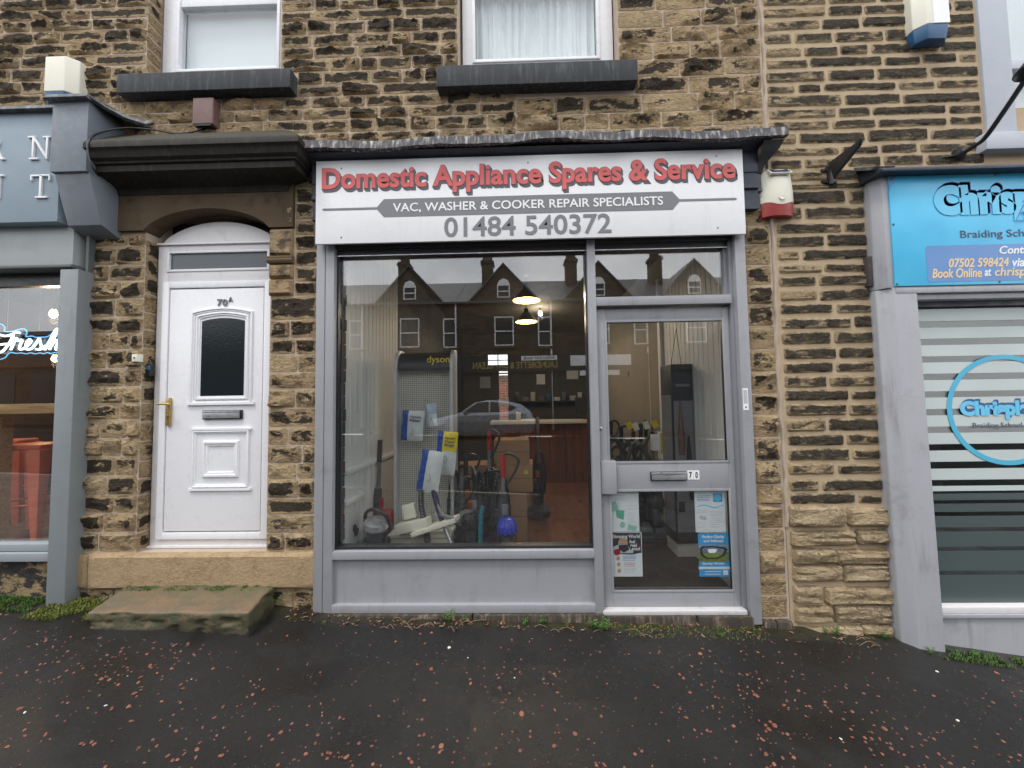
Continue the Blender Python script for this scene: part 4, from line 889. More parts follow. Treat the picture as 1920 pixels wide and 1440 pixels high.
# orange stool
M['coral'] = surf('orange painted steel', (.72, .17, .085), .38, .08, 8, .03)
def make_stool(loc, rz, label):
    t = thing('bar_stool', label, 'stool', loc, 'orange stools in the left shop'); t.rotation_euler.z = 0
    def T(x, y, z): c, s = math.cos(rz), math.sin(rz); return (loc[0]+x*c-y*s, loc[1]+x*s+y*c, loc[2]+z)
    Hh, a, f = .88, .20, .25
    b = MB(); b.add([T(x*a, y*a, z) for z in (Hh-.05, Hh) for x, y in ((-1,-1),(1,-1),(1,1),(-1,1))], [(0,3,2,1),(4,5,6,7),(0,1,5,4),(1,2,6,5),(2,3,7,6),(3,0,4,7)]); b.build('seat', M['coral'], t, bev=.018, seg=3)
    for sx in (-1, 1):
        for sy in (-1, 1):
            b = MB(); w0, w1 = .058, .024; px, py = sx*(a-.03), sy*(a-.03); qx, qy = sx*(f-.01), sy*(f-.01)
            b.add([T(qx-w1, qy-w1, .0), T(qx+w1, qy-w1, .0), T(qx+w1, qy+w1, .0), T(qx-w1, qy+w1, .0), T(px-w0, py-w0, Hh-.045), T(px+w0, py-w0, Hh-.045), T(px+w0, py+w0, Hh-.045), T(px-w0, py+w0, Hh-.045)], [(0,3,2,1),(4,5,6,7),(0,1,5,4),(1,2,6,5),(2,3,7,6),(3,0,4,7)])
            b.build('leg', M['coral'], t, bev=.008)
    for (p0, p1) in (((-1, -1), (1, -1)), ((1, -1), (1, 1)), ((1, 1), (-1, 1)), ((-1, 1), (-1, -1))):
        k = .208; MB().tube([T(p0[0]*k, p0[1]*k, .33), T(p1[0]*k, p1[1]*k, .33)], .009, 8).build('foot_rail', M['coral'], t)
    return t
make_stool((-4.70, .60, .40), R(10), 'orange painted metal bar stool under the wooden window bar')
make_stool((-5.75, 1.1, .40), R(30), 'orange metal bar stool further inside the left shop')
# neon sign
NE = thing('neon_sign', 'glowing white script neon sign hanging in the left shop window', 'neon sign', c3(60, 670, .14))
M['neon'] = emit('white neon', (.80, .95, 1.0), 2.6); M['neonb'] = emit('blue neon edge', (.12, .45, .85), 1.0)
def zp(p, Y): return [c3(x/4.5, 420+y/4.5, Y) for x, y in p]
def smooth(p, k=5):
    p = [Vector(v) for v in p]; out = []
    for i in range(len(p)-1):
        a, b_, c, d = p[max(i-1, 0)], p[i], p[i+1], p[min(i+2, len(p)-1)]
        for j in range(k): t = j/k; out.append(.5*((2*b_)+(c-a)*t+(2*a-5*b_+4*c-d)*t*t+(3*b_-a-3*c+d)*t**3))
    return out+[p[-1]]
letters = {'F': [[(-60, 960), (-30, 925), (0, 935), (40, 945), (90, 935), (135, 915), (168, 918)], [(112, 935), (90, 985), (60, 1030), (20, 1075), (-20, 1085), (-45, 1060)], [(5, 1018), (50, 1012), (95, 1018)]],
           'r': [[(92, 1062), (128, 975), (140, 965), (148, 985), (172, 978), (185, 985), (165, 1035), (168, 1058), (192, 1055)]],
           'e': [[(192, 1055), (240, 1020), (262, 985), (245, 975), (222, 1010), (222, 1050), (245, 1060), (280, 1042)]],
           's': [[(280, 1042), (325, 975), (332, 965), (338, 1000), (350, 1035), (335, 1060), (305, 1055)], [(340, 1058), (370, 1040), (385, 1025)]],
           'h': [[(378, 1062), (420, 985), (455, 920), (480, 885), (490, 900), (455, 960), (418, 1060)], [(425, 1040), (460, 990), (485, 985), (482, 1020), (470, 1050), (485, 1062), (520, 1040)]]}
for ch, ss in letters.items():
    b = MB()
    for s in ss: b.tube(smooth(zp(s, .14)), .0085, 7)
    b.build('letter_tube', M['neon'], NE, smooth=True)
outl = [(-90, 900), (-30, 850), (10, 845), (40, 870), (42, 905), (110, 905), (155, 890), (205, 885), (228, 915), (220, 950), (270, 945), (300, 955), (350, 955), (400, 950), (440, 925), (500, 880), (540, 900), (540, 1090)]
low = [(540, 1090), (500, 1090), (460, 1085), (430, 1095), (400, 1085), (370, 1095), (335, 1088), (300, 1096), (260, 1088), (220, 1096), (180, 1088), (140, 1092), (100, 1085), (70, 1095), (40, 1130), (-30, 1145), (-90, 1120)]
b = MB(); b.tube(smooth(zp(outl, .155)), .0045, 6); b.tube(smooth(zp(low, .155)), .0045, 6); b.build('edge_tube', M['neonb'], NE, smooth=True)
b = MB(); b.prism([P(x/4.5, 420+y/4.5, .16) for x, y in outl+low], .158, .163); b.build('acrylic_back', M['acr'], NE)
for x_ in (60, 330): MB().tube([c3(x_/4.5, 420+890/4.5, .158), (P(x_/4.5, 620, .158)[0], .158, 3.2)], .0015, 5).build('wire', M['silver'], NE)
M['bulb'] = emit('warm bulb', (1, .62, .22), 30)
for lab, px, py, Y in (('bare warm bulb on a cord above the neon sign', 100, 588, .75), ('bare warm bulb on a cord behind the neon sign', 103, 672, 1.6)):
    x, z = P(px, py, Y); t = thing('pendant_lamp', lab, 'lamp', (x, Y, z-.05)); MB().lathe([(.002, -.045), (.022, -.035), (.032, -.01), (.026, .02), (.014, .045)], (x, Y, z), (0, 0, 1), 14).build('bulb', M['bulb'], t, smooth=True)
    MB().lathe([(.018, .04), (.018, .09), (.006, .1)], (x, Y, z), (0, 0, 1), 12).build('socket', M['black'], t); MB().tube([(x, Y, z+.09), (x, Y, 3.2)], .004, 6).build('cord', M['black'], t)
    l = bpy.data.lights.new('bulb_light', 'POINT'); l.energy = 22; l.color = (1, .7, .4); l.shadow_soft_size = .04; lo = bpy.data.objects.new('bulb_light', l); COL.objects.link(lo); lo.parent = t; lo.location = (0, 0, -.02)

# ================================================================ the shop on the right
RS = thing('shopfront', 'lilac-grey painted shopfront with striped frosted window', 'shopfront', (3.6, .02, -.3))
b = MB(); pl = [(2.762, .02), (2.762, -.05), (2.835, -.115), (3.012, -.115), (3.012, .03)]
def column(pl, z0, z1, flare=0): 
    b = MB(); k = len(pl); p0 = [(x, y-flare if y < 0 else y) for x, y in pl]
    return b.add([(x, y, z0) for x, y in p0]+[(x, y, z1) for x, y in pl], [tuple(range(k-1, -1, -1)), tuple(range(k, 2*k))]+[(i, (i+1)%k, (i+1)%k+k, i+k) for i in range(k)])
column(pl, -.34, 2.43, .03).build('pilaster', M['lilac'], RS, bev=.01, seg=3)
pl2 = [(2.762, .02), (2.762, -.05), (2.80, -.115), (2.852, -.115), (2.852, .03)]; column(pl2, 2.431, 3.32).build('pilaster_head', M['lilac'], RS, bev=.008, seg=2)
zs = P(1800, 543, -.1)[1]; b = MB(); b.box(2.85, 6.4, -.12, .02, 2.385, 2.432); b.box(2.85, 6.4, -.095, .02, 2.34, 2.386); b.build('fascia_moulding', M['lilac'], RS, bev=.01)
b = MB(); b.box(3.012, 6.4, -.03, .03, 2.30, 2.345); b.build('head_rail', M['navy'], RS)
MB().box(2.99, 6.4, .012, .019, .03, 2.36).build('window_pane', M['glass_t'], RS)
z_ = P(1757, 1137, -.04)[1]; b = MB(); b.box(3.012, 6.4, -.055, .04, z_-.045, z_); b.build('sill', M['upvc_d'], RS, bev=.004); b = MB(); b.box(3.012, 6.4, -.065, .04, z_-.075, z_-.047); b.build('sill_moulding', M['lilac'], RS, bev=.004)
b = MB(); b.box(3.0, 6.4, -.045, .1, -.9, z_-.07); b.build('stall_riser', M['lilac'], RS)
def vinyl(name, col, alpha):
    m, t, b, L = _mat(name); b.inputs['Base Color'].default_value = (*col, 1); b.inputs['Roughness'].default_value = .35; b.inputs['Alpha'].default_value = alpha
    L(mixc(t, noise(t, wp(t), 4, 4), tuple(x*.94 for x in col), col), b.inputs['Base Color']); return m
M['frost'] = vinyl('frosted vinyl', (.56, .63, .61), .93); M['frost2'] = vinyl('thin frosted vinyl', (.075, .10, .10), .88)
ystr = [(582.5, 603), (615, 635.6), (647.7, 668.5), (680, 701), (713, 734), (745.6, 767), (779, 800), (812, 833), (845, 866), (879, 900), (911.5, 921)]
ydk = [(926, 938), (945, 960), (968, 989), (997, 1025), (1033, 1070), (1078, 1136)]
for lst, mm in ((ystr, 'frost'), (ydk, 'frost2')):
    for a, c in lst:
        xx = 1722+(a-560)*.06; MB().box(3.0, 6.3, .0085, .0115, P(xx, c, .01)[1], P(xx, a, .01)[1]).build('frosted_stripe', M[mm], RS)
b = MB(); cx, cz, r1, r0, n = 3.745, 1.495, .446, .408, 72
b.v = [(cx+r*math.cos(2*math.pi*i/n), y, cz+r*.955*math.sin(2*math.pi*i/n)) for y in (.0045, .0075) for r in (r0, r1) for i in range(n)]
for i in range(n): j = (i+1)%n; b.f += [(i, n+i, n+j, j), (2*n+i, 2*n+j, 3*n+j, 3*n+i), (n+i, 3*n+i, 3*n+j, n+j), (i, j, 2*n+j, 2*n+i)]; b.m += [0]*4
M['cyan'] = surf('cyan vinyl', (.065, .42, .62), .45, .05, 3, 0); M['navyv'] = surf('navy vinyl', (.02, .09, .25), .45, .05, 3, 0); M['cyanl'] = surf('light cyan vinyl', (.13, .55, .82), .45, .05, 3, 0)
b.build('ring_decal', M['cyan'], RS)
q = rect(1800, 751, 1930, 787, .005); text('Chrispla', q[0]+.008, q[1]+.008, q[2]+.014, q[3]+.01, .0062, M['navyv'], RS, 'decal_shadow', bold=.075, ext=.0007, layers=[(0.003*i, .003*i, .0001*i) for i in range(3)]); text('Chrispla', q[0], q[1], q[2], q[3], .0035, M['cyanl'], RS, 'decal_lettering', bold=.06, ext=.0007)
q = rect(1824, 792, 1936, 805, .005); text('Braiding School & Sa', q[0], q[1]+.05, q[2], q[3], .0045, M['navyt'], RS, 'decal_lettering', bold=-.004, ext=.0006)
# blue sign
YB = -.125; bx0 = P(1672, 430, YB)[0]; bz1 = P(1700, 330, YB)[1]; bz0 = P(1700, 536, YB)[1]
BS = thing('shop_sign', 'bright blue shop sign with bubble lettering on the right house', 'sign', (4.0, YB, bz0))
def blue_mat():
    m, t, b, L = _mat('blue printed sign'); p = wp(t); n = noise(t, p, 1.6, 3, .5); c = mixc(t, mrange(t, n, .3, .7), (.045, .42, .70), (.10, .54, .82))
    L(c, b.inputs['Base Color']); b.inputs['Roughness'].default_value = .3; return m
M['blsign'] = blue_mat(); M['peri'] = surf('periwinkle print', (.10, .24, .52), .35, .06, 2, 0); M['peach'] = surf('peach print', (.78, .56, .30), .4, .03, 2, 0); M['dblue'] = surf('deep blue print', (.09, .15, .50), .4, .1, 3, 0)
MB().box(bx0, 5.2, YB, YB+.012, bz0, bz1).build('board', M['blsign'], BS, bev=.002); MB().box(bx0-.02, 5.2, YB+.012, .02, bz0-.02, bz1-.01).build('backing', M['lilac'], BS)
b = MB(); b.prism([(bx0+.002, bz1-.002), (bx0+.002, bz1-.11), (bx0+.055, bz1-.002)], YB-.0012, YB+.001); b.build('corner_print', M['peri'], BS)
q = rect(1750, 345, 1925, 418, YB)
text('Chrispla', q[0]+.012, q[1]+.225+.012, q[2]+.012, q[3]+.022, YB-.001, M['dblue'], BS, 'letter_shadow', bold=.10, ext=.0006, layers=[(0.005*i-.006, .004*i-.01, 0) for i in range(4)]); text('Chrispla', q[0], q[1]+.225, q[2], q[3]-.004, YB-.004, M['cyanl'], BS, 'lettering', bold=.085, ext=.001)
q = rect(1800, 431, 1922, 447, YB); text('Braiding School', q[0], q[1]+.12, q[2]-.008, q[3], YB-.002, M['navyt'], BS, 'lettering', bold=.004, ext=.0006)
q = rect(1737, 459, 1920, 527, YB); b = MB(); rr = .02; pts = []
for cx_, cz_, a0 in ((q[0]+rr, q[2]+rr, 180), (5.0, q[2]+rr, 270), (5.0, q[3]-rr, 0), (q[0]+rr, q[3]-rr, 90)):
    pts += [(cx_+rr*math.cos(R(a0+k*30)), cz_+rr*math.sin(R(a0+k*30))) for k in range(4)]
b.prism(pts, YB-.0015, YB+.001); b.build('panel_print', M['peri'], BS)
def t2(s, a, y0, c, y1, m, ex=0.0): r = rect(a, y0, c, y1, YB); text(s, r[0], r[1]+ex, r[2], r[3], YB-.0025, m, BS, 'lettering', bold=.02, shear=.22, ext=.0006)
t2('Contact', 1873, 461, 1920, 476, M['white'], .10); t2('07502 598424', 1778, 484, 1891, 501, M['peach']); t2('via', 1897, 484, 1920, 500, M['white']); t2('Book Online', 1747, 503, 1840, 521, M['peach']); t2('at', 1845, 504, 1858, 518, M['white']); t2('chrispla', 1864, 501, 1938, 522, M['peach'])
for px, py in ((1671, 336), (1866, 327), (1675, 421), (1682, 533), (1874, 528)):
    x, z = P(px, py, YB); MB().lathe([(.009, 0), (.007, .004)], (x, YB, z), (0, -1, 0), 10).build('screw', M['navyt'], BS)
b = MB(); b.prismx([(.01, bz1+.13), (-.16, bz1+.05), (-.20, bz1+.02), (-.20, bz1-.0), (-.15, bz1-.0), (.01, bz1-.0)], 2.73, 5.4); b.build('capping', M['navy'], BS, bev=.006)
b = MB(); b.prismx([(.004, bz1+.155), (-.10, bz1+.095), (-.17, bz1+.055), (-.15, bz1+.04), (.004, bz1+.125)], 2.70, 2.86); b.build('lead_corner', M['lead'], BS)
# upstairs window in a painted stone surround
UW = thing('upstairs_window', 'upstairs window in pale lilac painted stone surround on the right house', 'window', (4.5, .05, 3.5))
b = MB(); b.box(3.742, 3.972, -.02, .1, 3.655, 5.9); b.build('jamb', M['lilac2'], UW, bev=.006); b = MB(); b.box(3.66, 5.6, -.075, .2, 3.52, 3.66); b.build('sill', M['lilac2'], UW, bev=.012)
b = MB(); b.box(3.97, 4.06, .06, .13, 3.66, 5.9); b.box(4.06, 5.4, .06, .13, 3.66, 3.76); b.box(4.06, 5.4, .06, .13, 4.28, 4.36); b.build('frame', M['lilac3'], UW, bev=.004)
MB().box(4.04, 5.4, .09, .096, 3.7, 5.9).build('pane', M['glass_n'], UW); MB().box(3.97, 5.4, .24, .25, 3.6, 5.9).build('curtain', M['blind'], UW)
# swan-neck sign lamp
LA = thing('sign_lamp', 'black swan-neck lamp arm rising over the blue sign', 'lamp', c3(1795, 292, -.03))
pts = smooth([c3(1790, 291, -.01), c3(1800, 290, -.06), c3(1830, 272, -.16), c3(1849, 256, -.25), c3(1885, 205, -.42), c3(1922, 150, -.6), c3(1960, 95, -.75)])
MB().tube(pts, .015, 8).build('arm', M['black'], LA, smooth=True); x, z = P(1795, 292, 0)
b = MB(); b.lathe([(.05, 0), (.05, .02), (.03, .05), (.018, .07)], (x, .004, z), (-.2, -1, .1), 14); b.build('wall_plate', M['black'], LA, smooth=True)
e_ = Vector(pts[-1]); MB().lathe([(.03, .06), (.06, .0), (.13, -.09), (.125, -.09), (.05, 0), (.01, .02)], e_, (0, 0, 1), 18, caps=False).build('lamp_shade', M['black'], LA, smooth=True)
cable('cable', 'black wire running along the wall under the lamp arm', [c3(1740, 300, .0), c3(1765, 296, -.01), c3(1790, 292, -.02)], .006)
q = rect(1626, 481, 1642, 537, -.03); o = MB().box(q[0], q[1]+.06, -.04, .02, q[2], q[3]).build('timber_block', M['oldwood'], NW, bev=.004)
room('salon', 2.99, 6.4, .34, 3.0, -.1, 2.7, (surf('salon floor', (.10, .10, .11), .4), surf('salon wall', (.30, .31, .33), .7), surf('salon ceiling', (.5, .5, .5), .8), surf('salon back wall', (.22, .23, .25), .7)))
M['spot'] = emit('spot lamp', (1, .86, .6), 25)
for lab, px, py in (('small round ceiling spotlight in right shop nearest the pilaster', 1722, 605), ('small round ceiling spotlight deeper inside the right shop', 1771, 605)):
    x, z = P(px, py, 1.0); y_ = (2.69-CAM_H)/(z-CAM_H)*(1+CAM_D)-CAM_D; x_ = x*(y_+CAM_D)/(1+CAM_D)
    t = thing('ceiling_spotlight', lab, 'spotlight', (x_, y_, 2.70)); MB().lathe([(.045, 0), (.045, -.012)], (x_, y_, 2.70), (0, 0, 1), 16).build('lens', M['spot'], t); MB().lathe([(.055, 0), (.06, -.008), (.046, -.014)], (x_, y_, 2.70), (0, 0, 1), 16).build('rim', M['silver'], t)

# ================================================================ inside the shop at number 70
IX0, IX1, IZ0, IZ1, IY1 = -1.50, 1.76, .05, 3.40, 6.9
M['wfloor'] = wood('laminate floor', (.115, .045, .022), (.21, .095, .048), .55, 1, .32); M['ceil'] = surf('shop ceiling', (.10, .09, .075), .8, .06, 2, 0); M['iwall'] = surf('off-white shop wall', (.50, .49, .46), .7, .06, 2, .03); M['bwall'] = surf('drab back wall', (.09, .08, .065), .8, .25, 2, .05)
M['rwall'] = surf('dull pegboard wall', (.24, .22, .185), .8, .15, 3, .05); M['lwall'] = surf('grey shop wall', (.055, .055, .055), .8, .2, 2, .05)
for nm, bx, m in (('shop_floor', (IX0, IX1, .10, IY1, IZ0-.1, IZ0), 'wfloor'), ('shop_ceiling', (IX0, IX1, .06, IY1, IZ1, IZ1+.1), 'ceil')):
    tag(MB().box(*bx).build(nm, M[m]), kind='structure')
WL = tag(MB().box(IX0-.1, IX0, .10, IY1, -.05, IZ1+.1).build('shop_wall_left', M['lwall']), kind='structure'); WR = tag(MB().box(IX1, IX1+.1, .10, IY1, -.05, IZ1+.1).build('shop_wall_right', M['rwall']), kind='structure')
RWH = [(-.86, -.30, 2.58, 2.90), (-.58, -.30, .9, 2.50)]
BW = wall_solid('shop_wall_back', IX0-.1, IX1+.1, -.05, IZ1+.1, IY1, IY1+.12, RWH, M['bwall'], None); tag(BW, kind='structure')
tag(MB().box(-6, 6, 6.9, 11, -.6, -.02).build('yard_ground', M['tarmac']), kind='structure')
# boards on both side walls
M['board'] = surf('white painted boarding', (.80, .805, .78), .5, .05, 3, .03, dirt=.15, dcol=(.4, .37, .32))
def boards(wall, x0, x1, ya, yb, n):
    w = (yb-ya)/n; proto = None
    for i in range(n):
        a = ya+i*w
        if proto is None:
            proto = MB().box(x0, x1, a+.003, a+w-.005, IZ0, IZ1-.02).build('board', M['board'], wall, bev=.004, seg=1)
        else:
            c = proto.copy(); COL.objects.link(c); c.location = proto.location+Vector((0, i*w, 0))
boards(WL, IX0, IX0+.02, .16, 1.55, 14); boards(WR, IX1-.02, IX1, .13, 1.6, 15)
b = MB(); b.box(IX0+.018, IX0+.045, .16, 1.55, 1.02, 1.06); b.build('rail', M['board'], WL, bev=.004); b = MB(); b.box(IX0+.018, IX0+.045, .16, .55, .76, .795); b.build('rail', M['board'], WL, bev=.004)
b = MB(); b.box(IX1-.045, IX1-.018, .13, 5, IZ0, IZ0+.14); b.build('skirting', M['iwall'], WR, bev=.006); b = MB(); b.box(IX1-.06, IX1-.01, 1.62, 1.70, IZ0, 3.1); b.build('corner_post', M['board'], WR, bev=.004)
b = MB()
for i in range(22):
    z = .5+i*.108; b.box(-1.492, -1.47+rnd.uniform(-.004, .006), .075, .15, z, z+.10)
b.build('rough_edge', M['oldwood'], WL, bev=.006)
tag(MB().box(.66, 1.70, .10, 1.15, IZ0, IZ0+.012).build('door_mat', M['mat'], None), 'dark ribbed entrance mat inside the shop door', 'mat')
# yard wall behind the rear window
def brick_mat():
    m, t, b, L = _mat('red brick'); br = nd(t, 'TexBrick'); mp = nd(t, 'Mapping'); mp.inputs['Rotation'].default_value = (R(90), 0, 0); mp.inputs['Scale'].default_value = (4.4, 4.4, 4.4); L(wp(t), mp.inputs['Vector']); L(mp.outputs['Vector'], br.inputs['Vector'])
    br.inputs['Color1'].default_value = (.33, .10, .06, 1); br.inputs['Color2'].default_value = (.42, .15, .09, 1); br.inputs['Mortar'].default_value = (.4, .36, .3, 1); br.inputs['Scale'].default_value = 1; br.inputs['Mortar Size'].default_value = .03; br.inputs['Brick Width'].default_value = 1.; br.inputs['Row Height'].default_value = .34
    L(br.outputs['Color'], b.inputs['Base Color']); b.inputs['Roughness'].default_value = .9; return m
M['brick'] = brick_mat(); tag(MB().box(-3, 2, 8.6, 8.85, -.1, 2.45).build('yard_wall', M['brick']), 'red brick yard wall seen through the rear window', 'wall')
RW = thing('rear_window', 'tall narrow rear window with glazing bars and toplight at the back of the shop', 'window', (-.5, 6.9, .9)); b = MB()
for h in RWH: frame_rect(b, h[0], h[1], h[2], h[3], .025, 6.93, 6.98)
b.box(-.59, -.565, 6.93, 6.98, 2.6, 2.88); b.box(-.83, -.32, 6.93, 6.98, 2.72, 2.74); b.build('frame', M['vdark'], RW)
b = MB()
for i in range(5): b.box(-.56, -.32, 6.90, 6.92, 2.15+i*.07, 2.19+i*.07)
b.build('blind_slats', M['iwall'], RW); MB().box(-.57, -.31, 6.88, 6.92, 1.52, 1.72).build('paper_notice', M['white'], RW)
# counter
M['cfront'] = wood('counter boarding', (.10, .032, .018), (.17, .06, .032), .8, 2, .35); CT = thing('shop_counter', 'long counter with reddish wood front and pale top', 'counter', (.5, 4.8, IZ0))
n = 14; pr0 = None
for i in range(n):
    a = -.55+i*2.2/n
    if pr0 is None: pr0 = MB().box(a+.002, a+2.2/n-.003, 4.5, 4.53, IZ0, 1.19).build('plank', M['cfront'], CT, bev=.003, seg=1)
    else: c = pr0.copy(); COL.objects.link(c); c.location = pr0.location+Vector((i*2.2/n, 0, 0))
MB().box(-.54, 1.64, 4.53, 5.0, IZ0, 1.19).build('carcass', M['cfront'], CT); MB().box(-.60, 1.70, 4.44, 5.05, 1.19, 1.255).build('top', M['cream'], CT, bev=.006)
def simple(name, label, cat, bx, m, bev=.004, group=None): return tag(MB().box(*bx).build(name, m, None, bev=bev), label, cat, group)
mo = thing('computer_monitor', 'black monitor standing on the shop counter', 'monitor', (1.35, 4.75, 1.255)); MB().box(1.1, 1.62, 4.74, 4.78, 1.36, 1.70).build('screen', M['black'], mo, bev=.006); MB().box(1.33, 1.39, 4.76, 4.80, 1.27, 1.40).build('stand', M['black'], mo); MB().box(1.26, 1.46, 4.70, 4.86, 1.254, 1.27).build('foot', M['black'], mo)
simple('paper_stack', 'stack of white papers on the far counter', 'paper', (.02, .30, 4.6, 4.85, 1.254, 1.275), M['white']); simple('card_box', 'small white carton on the counter end', 'box', (-.1, .0, 4.6, 4.75, 1.254, 1.42), M['iwall'])
for i, (a, c, d, e, m) in enumerate(((.42, .64, 2.08, 2.34, 'white'), (-1.05, -.78, 2.0, 2.3, 'ltpanel'), (1.2, 1.5, 2.2, 2.42, 'white'))):
    tag(MB().box(a, c, IY1-.012, IY1+.002, d, e).build('wall_notice', M[m]), ('square white notice on the drab back wall', 'pale notice beside the rear window', 'white notice on the back wall over the monitor')[i], 'notice')
sh = thing('wall_shelf', 'dark shelf with small boxes along the back wall', 'shelf', (.6, 6.7, 1.5)); MB().box(-.2, 1.7, 6.62, 6.9, 1.62, 1.65).build('board', M['oldwood'], sh)
for i, (nm_, m_, w_, h_) in enumerate((('tall charcoal', 'dark', .1, .24), ('low grey', 'mid', .15, .1), ('tall off-white', 'iwall', .12, .23), ('low maroon', 'maroon', .14, .11), ('mid-height blue', 'blue_pl', .1, .16), ('low cream', 'cream', .15, .09), ('tall grey', 'mid', .09, .22), ('low off-white', 'iwall', .14, .12), ('tall cream', 'cream', .1, .2))):
    a_ = -.15+i*.2; tag(MB().box(a_, a_+w_, 6.68, 6.85, 1.65, 1.65+h_).build('spare_part_box', M[m_], None, bev=.004), nm_+' spare part box on the dark back shelf', 'box', 'boxes on the back shelf')
# pendant lamps
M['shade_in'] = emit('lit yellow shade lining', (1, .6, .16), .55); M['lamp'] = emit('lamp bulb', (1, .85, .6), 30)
def pend(px, py, Y, r, lab, watt):
    x, z = P(px, py, Y); t = thing('pendant_lamp', lab, 'lamp', (x, Y, z))
    MB().lathe([(r, 0), (r*.96, .012), (r*.55, .11), (r*.22, .18), (r*.2, .24), (.02, .25)], (x, Y, z), (0, 0, 1), 28, caps=False).build('lamp_shade', M['black'], t, smooth=True)
    MB().lathe([(r*.985, .003), (r*.5, .085), (.02, .10)], (x, Y, z), (0, 0, 1), 28, caps=False).build('shade_lining', M['shade_in'], t, smooth=True); MB().tube([(x, Y, z+.24), (x, Y, IZ1)], .006, 6).build('cord', M['black'], t)
    l = bpy.data.lights.new('pendant_light', 'POINT'); l.energy = watt; l.color = (1, .86, .68); l.shadow_soft_size = .03; lo = bpy.data.objects.new('pendant_light', l); COL.objects.link(lo); lo.parent = t; lo.location = (0, 0, .035)
pend(987, 564, 2.3, .195, 'black cone pendant lamp with yellow lining nearer the window', 24); pend(987, 604, 3.6, .19, 'black cone pendant lamp with yellow lining nearer the counter', 34)
x, z = P(1013, 588, 4.2); t = thing('ceiling_lamp', 'small bright bulb under the shop ceiling', 'lamp', (x, 4.2, z)); MB().lathe([(.005, -.04), (.035, -.02), (.035, .02), (.02, .045)], (x, 4.2, z), (0, 0, 1), 14).build('bulb', M['lamp'], t, smooth=True); MB().tube([(x, 4.2, z+.04), (x, 4.2, IZ1)], .012, 6).build('stem', M['dark'], t)
l = bpy.data.lights.new('bulb_light', 'POINT'); l.energy = 20; l.color = (1, .85, .65); l.shadow_soft_size = .05; lo = bpy.data.objects.new('bulb_light', l); COL.objects.link(lo); lo.parent = t; lo.location = (0, 0, -.08)
# ---------------------------------------------------------------- display stand
def perf_mat():
    m, t, b, L = _mat('perforated panel'); mp = nd(t, 'Mapping'); mp.inputs['Scale'].default_value = (52, 52, 52); L(wp(t), mp.inputs['Vector'])
    fr = nd(t, 'VectorMath', _operation='FRACTION'); L(mp.outputs['Vector'], fr.inputs[0]); sx = nd(t, 'SeparateXYZ'); L(fr.outputs['Vector'], sx.inputs[0])
    a = mth(t, 'ABSOLUTE', mth(t, 'SUBTRACT', sx.outputs['X'], .5)); c = mth(t, 'ABSOLUTE', mth(t, 'SUBTRACT', sx.outputs['Z'], .5)); k = mth(t, 'LESS_THAN', mth(t, 'MAXIMUM', a, c), .24)
    L(mixc(t, k, (.66, .64, .58), (.03, .028, .026)), b.inputs['Base Color']); b.inputs['Roughness'].default_value = .5; return m
M['perf'] = perf_mat(); ST = thing('display_stand', 'silver perforated display stand with black curved header', 'display stand', (-.97, .9, IZ0))
sx0, sx1, stz = -1.265, -.672, 2.165
def side(x0, x1):
    pts = [(1.02, IZ0), (.75, IZ0), (.75, stz-.2)]+[(.92-.17*math.cos(R(a)), stz-.2+.2*math.sin(R(a))) for a in range(15, 91, 15)]+[(1.02, stz)]
    MB().prismx(pts, x0, x1).build('side_panel', M['silver2'], ST, bev=.006)
side(sx0, sx0+.032); side(sx1-.032, sx1)
pts = [(.93-.155*math.cos(R(a)), stz-.215+.19*math.sin(R(a))) for a in range(0, 91, 10)]; b = MB(); b.prismx([(1.0, stz-.22)]+pts+[(1.0, stz-.02)], sx0+.03, sx1-.03); b.build('header', M['black'], ST, smooth=True)
MB().box(sx0+.03, sx1-.03, .86, .875, IZ0, stz-.21).build('perforated_panel', M['perf'], ST); MB().box(sx0+.03, sx1-.03, .88, 1.0, IZ0, stz-.21).build('back', M['mid'], ST)
q = rect(800, 667, 843, 684, .77); text('dyson', q[0], q[1], q[2], q[3], .772, M['yellow'], ST, bold=.012, ext=.002)
for px, py in ((770, 700), (797, 701), (826, 701), (763, 745), (800, 752), (765, 770), (803, 760), (833, 812), (768, 865)):
    x, z = P(px, py, .80); MB().tube([(x, .865, z), (x, .72, z+.005), (x, .71, z+.018)], .0035, 6).build('hook', M['silver'], ST)
b = MB(); b.box(sx0+.03, sx1+.02, .50, .86, .38, .415); b.build('base_shelf', M['cream'], ST, bev=.006); b = MB(); b.box(sx0+.02, sx1, .52, .80, IZ0, .38); b.build('base_box', M['cream'], ST, bev=.006)
